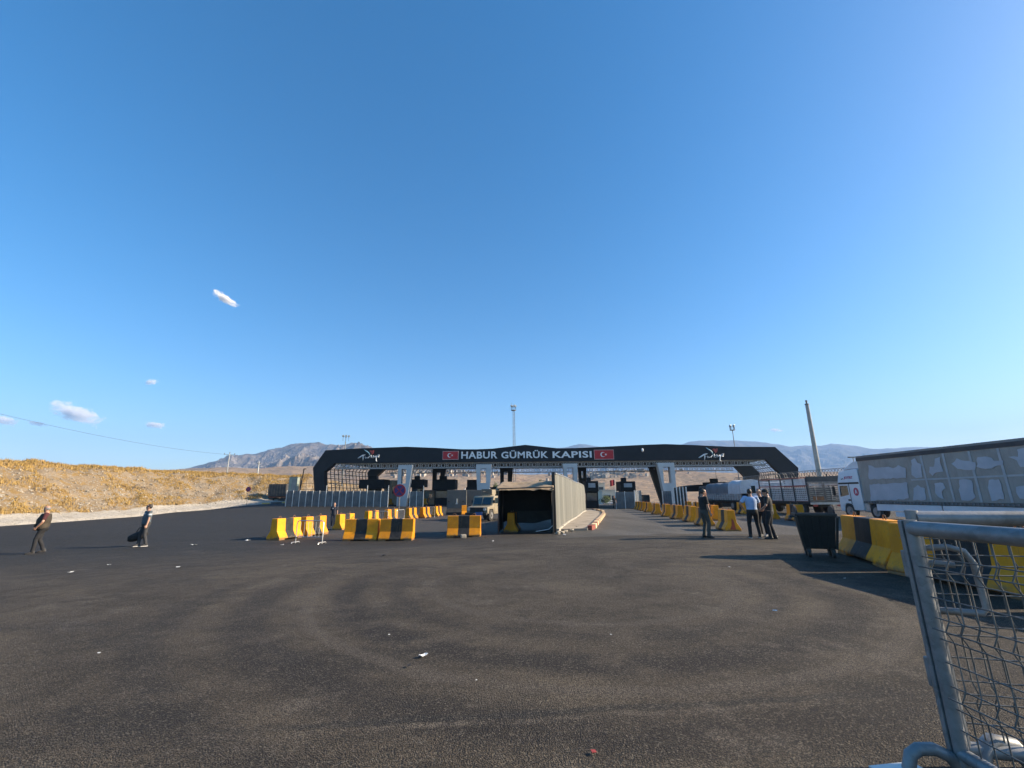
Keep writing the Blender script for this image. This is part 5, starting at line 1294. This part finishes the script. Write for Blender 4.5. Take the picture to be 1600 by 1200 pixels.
car(947.5, 132, True, 'left white car beyond the booths, rear window towards us')
car(957.5, 136, False, 'lower white car on the right, half behind the dark standing figure')
# dark van among the booths by the right lane
x = xat(1008, 70); t = empty('parked_van', (x, 70, g(x,70)), rad(10), 'dark parked van behind the far end of the right block row', 'van')
MB().prism([(0,.35),(0,1.7),(.1,1.85),(2.9,1.85),(3.6,1.1),(4.3,1.0),(4.35,.35)], -.9, .9, 'yz').build('body', mat('dark_van_paint', (.03,.03,.035), None, 2, .3), t, bevel=.05); MB().span(-.75,.75,-.03,.0,1.1,1.7).build('rear_window', M_glass, t)
for sx_ in (-1, 1):
    for yy in (.8, 3.5): wheel(t, sx_*.8, yy, .33, .2)
# ================================================================== PEOPLE
M_skin2 = mat('skin', (.42,.235,.16), (.36,.19,.125), 6, .5)
M_hair_d = mat('dark_hair', (.018,.014,.012), (.03,.025,.02), 14, .6); M_hair_g = mat('grey_hair', (.26,.25,.24), (.16,.155,.15), 14, .7)
M_eye = mat('eye_dark', (.02,.015,.012), None, 4, .2); M_lip = mat('lip', (.30,.12,.09), None, 4, .5)
M_shoe = mat('shoe_black', (.018,.017,.016), (.035,.032,.03), 5, .5); M_sole = mat('shoe_sole', (.60,.58,.55), None, 4, .6)
def cloth(name, a, b=None, sc=5): return mat(name, a, b, sc, .85, 0, .4, 30, .012)
def remeshed(mb, name, m, parent, vox, it=3):
    o = mb.build(name, None, None)
    r = o.modifiers.new('r', 'REMESH'); r.mode = 'VOXEL'; r.voxel_size = vox; r.use_smooth_shade = True
    s = o.modifiers.new('s', 'SMOOTH'); s.factor = .5; s.iterations = it
    bpy.context.view_layer.update()
    me = bpy.data.meshes.new_from_object(o.evaluated_get(bpy.context.evaluated_depsgraph_get()))
    old = o.data; bpy.data.objects.remove(o); bpy.data.meshes.remove(old)
    me.name = name; me.materials.clear(); me.materials.append(m); me.polygons.foreach_set('use_smooth', [True]*len(me.polygons))
    o = bpy.data.objects.new(name, me); COL.objects.link(o); o.parent = parent; return o
def ik(a, b, l1, l2, hint):
    a, b, hint = Vector(a), Vector(b), Vector(hint); d = b-a; L = min(d.length, (l1+l2)*.998); u = d.normalized()
    b = a+u*L; x = (l1*l1-l2*l2+L*L)/(2*L); h = math.sqrt(max(0, l1*l1-x*x)); p = hint-u*hint.dot(u); p.normalize()
    return a+u*x+p*h, b
def person(px, py, y, face, label, group=None, s=1.0, hands=None, elbows=None, feet=None, lean=(0,0), yaw=0, nod=0, top=None, sleeve=.5, legs=None, hair='dark', stout=1.0, vest=None, cap=None, belt=True, shoes=None, sole=None, xy=None, band=None, badge=False, curl=.5):
    """face: direction the figure looks along, degrees from +Y, counter-clockwise"""
    x = at(px, py, y).x; t = empty('person', (x, y, g(x, y)), rad(face), label, 'person', group); t.scale = (s, s, s)
    hands = hands or [(-.27,.06,.80), (.27,.06,.80)]; elbows = elbows or [(-.5,-.8,0), (.5,-.8,0)]
    feet = feet or [(-.11,.0), (.11,.0)]
    lx, ly = lean; k = stout
    up = lambda z: Vector((lx*(z-.9), ly*(z-.9), z)) if z > .9 else Vector((0,0,z))
    sh = [up(1.42)+Vector((-.185*(.6+.4*k),0,0)), up(1.42)+Vector((.185*(.6+.4*k),0,0))]
    hip = [Vector((-.095,0,.93)), Vector((.095,0,.93))]
    # legs
    kn, an = [], []
    for i in (0, 1):
        a = Vector((feet[i][0], feet[i][1], .085+(feet[i][2] if len(feet[i]) > 2 else 0))); q, b = ik(hip[i], a, .435, .425, (feet[i][0]*.4, 1, 0)); kn.append(q); an.append(b)
    el, wr = [], []
    for i in (0, 1): q, b = ik(sh[i]-Vector((0,0,.02)), hands[i], .285, .255, elbows[i]); el.append(q); wr.append(b)
    torso = [(.84,.13,.10),(.90,.165,.125),(.98,.162,.122),(1.08,.150,.115),(1.20,.165,.122),(1.32,.182,.122),(1.40,.175,.105),(1.45,.11,.08),(1.48,.06,.06)]
    def torso_loft(mb, ex, z0=0, z1=9):
        T = [(z, a*k**(1 if z < 1.3 else .5)+ex, b*k**(1.3 if .9 < z < 1.3 else .6)+ex) for z, a, b in torso if z0 <= z <= z1]
        mb.loft([up(z)+Vector((0, .02*(k-1)*4 if .9 < z < 1.3 else 0, 0)) for z, a, b in T], [(a, b) for z, a, b in T], (1,0,0), 20)
    hc = up(1.505)+Vector((0,.012,0)); HM = Matrix.Rotation(rad(yaw), 3, 'Z') @ Matrix.Rotation(rad(-nod), 3, 'X')
    hp = lambda v: hc+HM@Vector(v)
    body = MB(); torso_loft(body, -.006)
    body.loft([up(1.42), up(1.47), hp((0,-.005,.05))], [(.075,.075),(.058,.062),(.055,.062)], (1,0,0), 14)
    HS = [(0,.022,.022,.062),(.012,.040,.045,.052),(.04,.052,.066,.036),(.08,.064,.086,.020),(.125,.072,.096,.010),(.165,.075,.098,.004),(.20,.066,.086,-.003),(.222,.044,.058,-.006),(.232,.012,.016,-.006)]
    body.loft([hp((0,c,z)) for z,a,b,c in HS], [(a,b) for z,a,b,c in HS], HM@Vector((1,0,0)), 20)
    body.loft([hp((0,.095,.125)), hp((0,.118,.085)), hp((0,.100,.076))], [(.008,.008),(.015,.014),(.012,.008)], HM@Vector((1,0,0)), 8)
    body.ball(hp((0,.082,.142)), (.055,.022,.012), 12, 8, HM); body.ball(hp((0,.083,.022)), (.024,.018,.016), 10, 7, HM)
    for i, sg in ((0,-1),(1,1)):
        body.ball(hp((sg*.076,-.005,.105)), (.010,.022,.034), 8, 6, HM)
        d1 = (el[i]-sh[i]).normalized()
        body.loft([sh[i]+Vector((-sg*.05,0,.0)), sh[i], sh[i]+(el[i]-sh[i])*.35, el[i], el[i]+(wr[i]-el[i])*.3, wr[i]], [.05*k**.5,.056*k**.5,.050,.040,.041,.027], (0,1,0), 12)
        body.loft([hip[i]+Vector((0,0,.06)), hip[i]-Vector((0,0,.05)), hip[i].lerp(kn[i],.5), kn[i], kn[i].lerp(an[i],.35)+Vector((0,-.015,0)), an[i]], [.088*k**.5,.086,.072,.055,.055,.037], (1,0,0), 14)
        body.loft([an[i]+Vector((0,-.04,-.03)), an[i]+Vector((0,.0,-.03)), an[i]+Vector((0,.10,-.05)), an[i]+Vector((0,.15,-.062))], [(.028,.03),(.035,.04),(.042,.028),(.03,.016)], (1,0,0), 10)
        # hand: palm, four unequal bent fingers, thumb from the side of the palm
        f = (wr[i]-el[i]).normalized(); n_ = Vector((-sg,0,0))-f*f.dot(Vector((-sg,0,0)))
        if n_.length < .2: n_ = Vector((0,0,-1))-f*f.dot(Vector((0,0,-1)))
        n_.normalize(); sd2 = f.cross(n_)*(-sg)
        if sd2.y < 0: sd2 = -sd2
        kn0 = wr[i]+f*.088
        body.loft([wr[i]-f*.01, wr[i]+f*.03, kn0], [(.027,.022),(.038,.017),(.041,.014)], sd2, 12)
        for j, (o_, ln) in enumerate(((.030,.070),(.011,.080),(-.010,.074),(-.029,.058))):
            p0 = kn0+sd2*o_-f*.008; a1, a2, a3 = curl*.5, curl*1.2, curl*1.7
            p1 = p0+(f*math.cos(a1)+n_*math.sin(a1))*ln*.45; p2 = p1+(f*math.cos(a2)+n_*math.sin(a2))*ln*.32; p3 = p2+(f*math.cos(a3)+n_*math.sin(a3))*ln*.23
            body.tube([p0,p1,p2,p3], [.0095,.009,.0085,.0075], 8)
        tb = wr[i]+f*.03+sd2*.030; t1 = tb+(sd2*.75+f*.65+n_*.2).normalized()*.034; t2 = t1+(f*.9+sd2*.25+n_*.5).normalized()*.028; body.tube([tb-sd2*.012, tb, t1, t2], [.012,.012,.0105,.009], 8)
    b = remeshed(body, 'body', M_skin2, t, .0075, 2)
    for sg in (-1, 1): MB().ball(hp((sg*.031,.090,.118)), (.011,.006,.006), 8, 6, HM).build('eye', M_eye, b)
    MB().ball(hp((0,.094,.047)), (.022,.006,.006), 10, 6, HM).build('lips', M_lip, b)
    # hair
    if hair:
        hb = MB(); hb.ball((0,-.010,.140), (.083,.108,.104), 26, 18)
        def keep(c):
            if hair == 'bald': return c.z < .155 and c.z > .06 and c.y < .015
            return c.z > .165-.0*c.y if c.y > .035 else (c.z > .055 if c.y < -.01 else c.z > .115)
        hb.f = [q for q in hb.f if keep(sum((Vector(hb.v[i]) for i in q), Vector())/len(q))]
        hb.v = [tuple(hp(v)) for v in hb.v]; o = hb.build('hair', M_hair_g if hair in ('grey','bald') else M_hair_d, t, smooth=True, fix=False)
        sm = o.modifiers.new('thickness', 'SOLIDIFY'); sm.thickness = .012
    if cap:
        c = MB(); c.ball((0,-.008,.165), (.090,.112,.085), 20, 12); c.f = [q for q in c.f if sum(c.v[i][2] for i in q)/len(q) > .15]
        c.prism([(-.075,.06),(.075,.06),(.06,.17),(0,.19),(-.06,.17)], .150, .160, 'xy'); c.v = [tuple(hp(v)) for v in c.v]; c.build('cap', cap, t, smooth='auto')
    # shirt
    sb = MB(); torso_loft(sb, .012, .85, 1.46)
    for i, sg in ((0,-1),(1,1)):
        pts = [sh[i]+Vector((-sg*.06,0,-.01)), sh[i]+Vector((sg*.005,0,.005))]; rs_ = [.075*k**.4,.076*k**.4]
        if sleeve <= .6: e = sh[i].lerp(el[i], .55+sleeve*.4); pts += [sh[i].lerp(el[i],.35), e]; rs_ += [.070,.066]
        else: pts += [sh[i].lerp(el[i],.4), el[i], el[i].lerp(wr[i],.4), el[i].lerp(wr[i],.93)]; rs_ += [.066,.056,.053,.043]
        sb.loft(pts, rs_, (0,1,0), 14)
    shirt = remeshed(sb, 'shirt', top, t, .011, 3)
    if vest:
        vb = MB(); torso_loft(vb, .034, .85, 1.46); o = remeshed(vb, 'vest', vest, t, .011, 2)
        for sg in (-1, 1): MB().box(up(1.02)+Vector((sg*.10,.175*k,0)), (.11,.04,.12)).build('pocket', vest, o, bevel=.01)
    if band:
        bb = MB(); T = [(1.27,.180,.131),(1.33,.190,.133),(1.385,.186,.118)]
        bb.loft([up(z) for z,a,b_ in T], [(a+.012,b_+.012) for z,a,b_ in T], (1,0,0), 24); bb.f = bb.f[:-2]; bb.build('chest_band', band, t, smooth=True)
        for i, sg in ((0,-1),(1,1)):
            bb = MB(); bb.loft([sh[i].lerp(el[i],.28), sh[i].lerp(el[i],.48)], [.074,.072], (0,1,0), 14); bb.f = bb.f[:-2]; bb.build('sleeve_band', band, t, smooth=True)
    if badge: MB().box(up(1.33)+Vector((.07,.135*k,0)), (.09,.012,.045)).build('badge', M_fwhite, t)
    # trousers, belt, shoes
    tb_ = MB(); T = [(.80,.10,.09),(.86,.165,.125),(.92,.176,.137),(1.0,.170,.131)]
    tb_.loft([Vector((0,0,z)) for z,a,b_ in T], [(a*k+.004,b_*k+.002) for z,a,b_ in T], (1,0,0), 20)
    for i in (0, 1):
        tb_.loft([hip[i]+Vector((0,0,.04)), hip[i]-Vector((0,0,.07)), hip[i].lerp(kn[i],.5), kn[i], kn[i].lerp(an[i],.5)+Vector((0,-.01,0)), an[i]-Vector((0,0,.02))], [.094*k**.5,.098*k**.5,.086,.070,.064,.060], (1,0,0), 16)
    remeshed(tb_, 'trousers', legs, t, .011, 3)
    if belt: MB().loft([(0,0,.965),(0,0,1.0)], [(.178*k,.139*k),(.177*k,.138*k)], (1,0,0), 24).build('belt', M_shoe, t)
    for i in (0, 1):
        a = an[i]; sm_ = MB(); sm_.loft([a+Vector((0,-.075,-.045)), a+Vector((0,-.05,-.03)), a+Vector((0,.03,-.022)), a+Vector((0,.10,-.042)), a+Vector((0,.17,-.055)), a+Vector((0,.195,-.062))], [(.030,.030),(.043,.050),(.046,.055),(.050,.038),(.042,.027),(.022,.014)], (1,0,0), 14)
        sm_.loft([a+Vector((0,-.02,.06)), a+Vector((0,-.01,-.03))], [(.05,.052),(.046,.052)], (1,0,0), 12)
        so = remeshed(sm_, 'shoe', shoes or M_shoe, t, .010, 2)
        q = MB(); q.prism([(a.x-.035,a.y-.085),(a.x+.035,a.y-.085),(a.x+.050,a.y+.08),(a.x+.040,a.y+.175),(a.x,a.y+.205),(a.x-.040,a.y+.175),(a.x-.050,a.y+.08)], a.z-.085, a.z-.062, 'xy'); q.build('sole', sole or M_shoe, so, bevel=.006)
    t['_wr'] = [list(v) for v in wr]
    return t, wr
M_blackshirt = cloth('black_cotton', (.014,.014,.015), (.022,.021,.021)); M_blacktr = cloth('black_trouser_cloth', (.012,.012,.014), (.018,.018,.02)); M_navy_c = cloth('navy_uniform', (.018,.021,.035), (.026,.03,.045))
M_bluesh = cloth('pale_blue_cotton', (.38,.50,.72), (.32,.43,.64)); M_greytr = cloth('grey_trouser_cloth', (.03,.031,.034), (.042,.043,.046)); M_oltr = cloth('olive_grey_cloth', (.05,.05,.046), (.07,.068,.06))
M_brownv = cloth('brown_vest_cloth', (.055,.042,.027), (.038,.03,.02)); M_maroon = cloth('maroon_cotton', (.065,.015,.017), (.06,.014,.016)); M_slate = cloth('slate_cotton', (.085,.105,.12), (.07,.088,.10)); M_paleband = cloth('pale_band_cotton', (.62,.64,.66)); M_dkslate = cloth('dark_teal_cotton', (.028,.042,.05), (.035,.05,.06))
GT = 'group of men talking beside the right lane'
person(57, 866, 17.8, 134, 'stout balding man in a brown vest and maroon shirt walking off at the far left', s=1.02, lean=(.0,-.02), yaw=-36, nod=4, hands=[(-.23,.17,.95),(.22,.14,.93)], elbows=[(-1,-.5,0),(.8,-.6,0)],
       feet=[(-.10,.13),(.10,-.15,.02)], top=M_maroon, vest=M_brownv, legs=M_blacktr, hair='bald', stout=1.32, belt=False)
t, wr = person(222, 853, 19.5, 146, 'man in a pale-banded slate T-shirt carrying a black bag across the asphalt', s=.985, yaw=-30, hands=[(-.32,.08,.82),(.28,.02,.80)], feet=[(-.11,-.08),(.11,.12)], top=M_slate, band=M_paleband, legs=M_greytr, sole=M_sole, stout=1.16, hair='dark', lean=(.01,-.02), curl=.9)
bp = t.location+Matrix.Rotation(rad(146),3,'Z')@(Vector(wr[1])*.985)
b = empty('travel_bag', (bp.x-.04, bp.y, bp.z-.07), rad(12), 'black travel bag hanging from the hand of the man in the slate T-shirt', 'bag'); b.scale = (1.15, 1.15, 1.15); M_bag = cloth('bag_black', (.010,.010,.011), (.02,.02,.02))
mb = MB(); mb.loft([(-.34,0,-.50),(-.30,0,-.42),(-.10,0,-.34),(.08,0,-.26),(.17,0,-.20),(.20,0,-.17)], [(.06,.05),(.14,.13),(.17,.16),(.165,.15),(.12,.12),(.05,.05)], (0,1,0), 16)
remeshed(mb, 'body', M_bag, b, .014, 4)
MB().tube([(-.18,0,-.26),(-.08,0,-.05),(0,0,.0),(.05,0,-.03),(.10,0,-.16)], .014, 6).build('strap', M_bag, b); MB().box((-.1,-.15,-.36), (.2,.05,.14)).build('pocket', M_bag, b, bevel=.02)
person(520, 824, 33, 185, 'guard in dark navy uniform with a white chest badge standing among the left blocks', s=.98, hands=[(-.26,.05,.80),(.26,.03,.80)], top=M_navy_c, legs=M_navy_c, sleeve=.5, badge=True, stout=1.03)
person(1104, 839, 17.2, -82, 'man in black T-shirt standing alone with one hand raised to his mouth', s=1.02, nod=14, yaw=-6, hands=[(-.04,.17,1.50),(.23,.12,.84)], elbows=[(-.5,.5,-1),(.4,-.9,0)], feet=[(-.09,-.03),(.09,.05)], top=M_blackshirt, legs=M_oltr, stout=1.08, lean=(0,.02), curl=1.1)
person(1181, 841, 17.0, -12, 'man in pale blue shirt seen from behind, hands at his hips', GT, s=1.02, hands=[(-.25,.06,1.00),(.37,.34,1.03)], elbows=[(-1,-.35,0),(.9,-.4,-.2)], feet=[(-.16,0),(.17,.02)], top=M_bluesh, legs=M_blacktr, sleeve=.5, stout=1.08, yaw=-20, sole=M_sole)
person(1196, 840, 17.7, 118, 'man in black half hidden behind the others, looking towards the pale blue shirt', GT, s=1.02, hands=[(-.22,.18,1.0),(.24,.12,.90)], top=M_blackshirt, legs=M_blacktr, nod=12, yaw=8, shoes=mat('shoe_grey', (.2,.2,.2)), stout=1.0)
person(1208.5, 843, 16.6, 52, 'man in black T-shirt nearest the waste container, back turned to us', GT, s=1.01, hands=[(-.20,.22,1.02),(.28,.05,.86)], elbows=[(-.8,-.5,-.3),(.6,-.8,0)], feet=[(-.13,.06),(.12,-.05)], top=M_blackshirt, legs=M_blacktr, nod=16, yaw=12, cap=M_blackshirt)
person(960.5, 795, 62, 180, 'tiny dark figure standing in the gateway beside the sign booth', s=1.02, top=M_blackshirt, legs=M_blacktr)
# ================================================================== NEAR STEEL BARRIERS
n = Nt('galvanised_near'); sp_ = n.voro(26, 'F1', 'Color')
gcol = n.mix(n.step(n.noise(5, 6, .65), .38, .64), (.23,.235,.24), (.15,.155,.158)); gcol = n.mix(n.math('MULTIPLY', n.xyz(sp_)[0], .35), gcol, (.30,.31,.32))
gcol = n.mix(n.step(n.noise(3.1, 7, .75), .62, .72, 0, .8), gcol, (.17,.12,.08)); gcol = n.mix(n.step(n.noise(30, 4, .7), .66, .74, 0, .6), gcol, (.10,.085,.07))
n.bump(n.noise(45, 5, .65), .25, .004)
M_near = n.fin(gcol, n.math('ADD', n.math('MULTIPLY', n.noise(9, 4), .3), .36), .35)
M_wire = mat('mesh_wire', (.15,.152,.15), (.09,.09,.088), 8, .5, .4)
def mesh_barrier(name_label, x0, y0, ang, L, H, left_post=True):
    """road barrier of wide tube with folded welded mesh; local +x runs along it"""
    t = empty('mesh_barrier', (x0, y0, g(x0, y0)), ang, name_label, 'steel barrier', 'galvanised mesh barriers'); R = .048; zr = H-R
    MB().tube([(0,0,zr),(L,0,zr)], R, 20).build('top_rail', M_near, t, smooth='auto')
    mb = MB().tube([(0,0,.11),(L,0,.11)], R*.8, 16); mb.build('bottom_rail', M_near, t, smooth='auto')
    for x in (-.01, L): MB().tube([(x,0,.03),(x,0,H+.005)], .036, 20).build('post', M_near, t, smooth='auto')
    # folded welded mesh: straight bays with V-shaped folds
    zs, off = [], []; z = .15; folds = (.42, .80, 1.16)
    prof = [(.14, 0)]
    for f in folds: prof += [(f-.06, 0), (f, .036), (f+.06, 0)]
    prof += [(zr-.03, 0)]
    prof = [(a, b) for a, b in prof if a < zr]
    mb = MB(); k = 0; x = .11
    while x < L-.04: mb.tube([(x, -b, a) for a, b in prof], .0042, 6, False); x += .092
    mb.build('upright_wires', M_wire, t, smooth=True)
    mb = MB(); hz_ = []
    for (a, b), (c, d) in zip(prof[:-1], prof[1:]):
        N = max(1, round((c-a)/.105)) if abs(b-d) < 1e-6 else 1
        for q in range(N): hz_.append((a+(c-a)*q/N, b+(d-b)*q/N))
    hz_.append(prof[-1])
    for a, b in hz_: mb.tube([(.03, -b-.006, a), (L-.03, -b-.006, a)], .0042, 6, False)
    mb.build('cross_wires', M_wire, t, smooth=True)
    return t
A = mesh_barrier('near galvanised mesh barrier running past the photographer on the right', 2.66, 3.05, rad(-90.2), 2.7, 1.44)
MB().box((-.058, .0, .73), (.03, .07, 1.42)).build('end_flat', M_near, A, bevel=.006)
for z in (1.16, .52): MB().box((-.09, .01, z), (.03, .085, .17)).build('hinge_sleeve', M_near, A, bevel=.008); 
MB().tube([(-.02,.10,.0),(-.05,.16,.10),(-.06,.24,.15),(-.06,.36,.13),(-.05,.46,.0)], .045, 12).build('bent_foot', M_near, A, smooth='auto')
A2 = MB().box((-.06, -.36, .012), (.10, .30, .012), M=Matrix.Rotation(rad(8),3,'Z')).build('foot_plate', mat('worn_plate', (.55,.55,.53), (.42,.42,.40), 4, .4, .4), A, bevel=.002)
MB().tube([(-.03,-.02,.03),(-.03,-.06,.09),(-.04,-.14,.125),(-.05,-.22,.12),(-.055,-.27,.09),(-.06,-.30,.0)], .034, 12).build('bent_foot', M_near, A, smooth='auto')
B = mesh_barrier('rear galvanised mesh barrier standing crosswise behind the near one', 2.745, 3.12, rad(-14), 2.6, 1.50)
MB().tube([(.02,-.0,1.26),(.12,-.05,1.275),(.20,-.06,1.25),(.235,-.06,1.18),(.245,-.06,.92),(.22,-.06,.885),(.02,-.0,.88)], .019, 12).build('coupling_hook', M_near, B, smooth='auto')
MB().tube([(.02,0,1.17),(.14,-.05,1.165)], .02, 10).build('hook_stay', M_near, B, smooth='auto')

# ================================================================== LITTER
M_paper = mat('white_paper', (.78,.78,.76), (.66,.66,.64), 9, .7); rl = random.Random(5)
def scrap(px, py, w_, d_, label, m=M_paper, group='scraps of litter on the asphalt', fold=.35):
    d = ray(px, py); s_ = (0.0-CZ)/d[2]; x, y = d[0]*s_, d[1]*s_
    for _ in range(4): z = g(x, y); s_ = (z-CZ)/d[2]; x, y = d[0]*s_, d[1]*s_
    mb = MB(); a = rl.uniform(0, 6.28); N = 5; V = []
    for j in range(N):
        for i in range(N):
            u, v = i/(N-1)-.5, j/(N-1)-.5; V.append((u*w_+rl.gauss(0,.03)*w_, v*d_+rl.gauss(0,.03)*d_, .012+max(0, fold*w_*abs(u)*(.5+v)*.8+rl.gauss(0,.05)*w_)))
    mb.add(V, [(j*N+i, j*N+i+1, (j+1)*N+i+1, (j+1)*N+i) for j in range(N-1) for i in range(N-1)])
    o = mb.build('paper_scrap', m, None, smooth=False, fix=False); o.location = (x, y, g(x, y)+.008); o.rotation_euler = (0,0,a); tag(o, label, 'litter', group)
    sm = o.modifiers.new('thickness', 'SOLIDIFY'); sm.thickness = .003
scrap(661, 1027, .085, .055, 'crumpled white paper scrap, largest litter in the near foreground', fold=.5)
scrap(639, 1043, .05, .03, 'dark leaf-like scrap left of the crumpled white paper', mat('dark_scrap', (.03,.025,.02)))
scrap(928, 1179, .03, .03, 'small red bottle cap at the bottom of the picture', mat('cap_red', (.35,.05,.04)), fold=.1)
scrap(599, 869, .16, .10, 'small dark scrap lying before the front striped blocks', mat('dark_scrap', (.03,.025,.02)))
scrap(303, 852, .26, .12, 'flat white paper right of the man with the bag')
scrap(387, 845, .22, .13, 'white crumpled paper left of the nearest left block')
scrap(882, 836, .2, .12, 'white scrap in front of the tarpaulin shelter')
scrap(1211, 956, .05, .04, 'tiny blue scrap in front of the waste container', mat('scrap_blue', (.15,.3,.5)))
for px, py, s_ in ((110,895,.10),(170,883,.08),(278,887,.08),(154,1023,.03),(608,994,.02),(955,994,.022),(744,1066,.016),(770,846,.12),(441,852,.13),(1320,905,.04),(1140,887,.04)):
    scrap(px, py, s_, s_*.6, 'small pale scrap of litter lying on open asphalt')
p = spot(724, 845.5, 21.7); t = MB().box((0,0,.08), (.26,.2,.17), .3); o = t.build('broken_stone', mat('limestone', (.60,.54,.44)), None, bevel=.04); o.location = p; tag(o, 'pale broken stone lying against the single front block', 'stone')
for i, (px, py, y) in enumerate(((878,834,23.0),(884,831,23.7),(893,829,24.2),(872,836,22.6),(902,824,26.0))):
    p = spot(px, py, y); mb = MB(); mb.ball((0,0,.06), (.15,.11,.09), 7, 5); mb.v = [(a+rl.gauss(0,.02), b_+rl.gauss(0,.02), c+rl.gauss(0,.015)) for a, b_, c in mb.v]
    o = mb.build('rubble_lump', mat('limestone', (.60,.54,.44)), None); o.location = p; o.rotation_euler = (0,0,i*1.3); tag(o, 'lump of pale rubble at the near foot of the tall pale fence', 'stone', 'rubble at the foot of the tall fence')
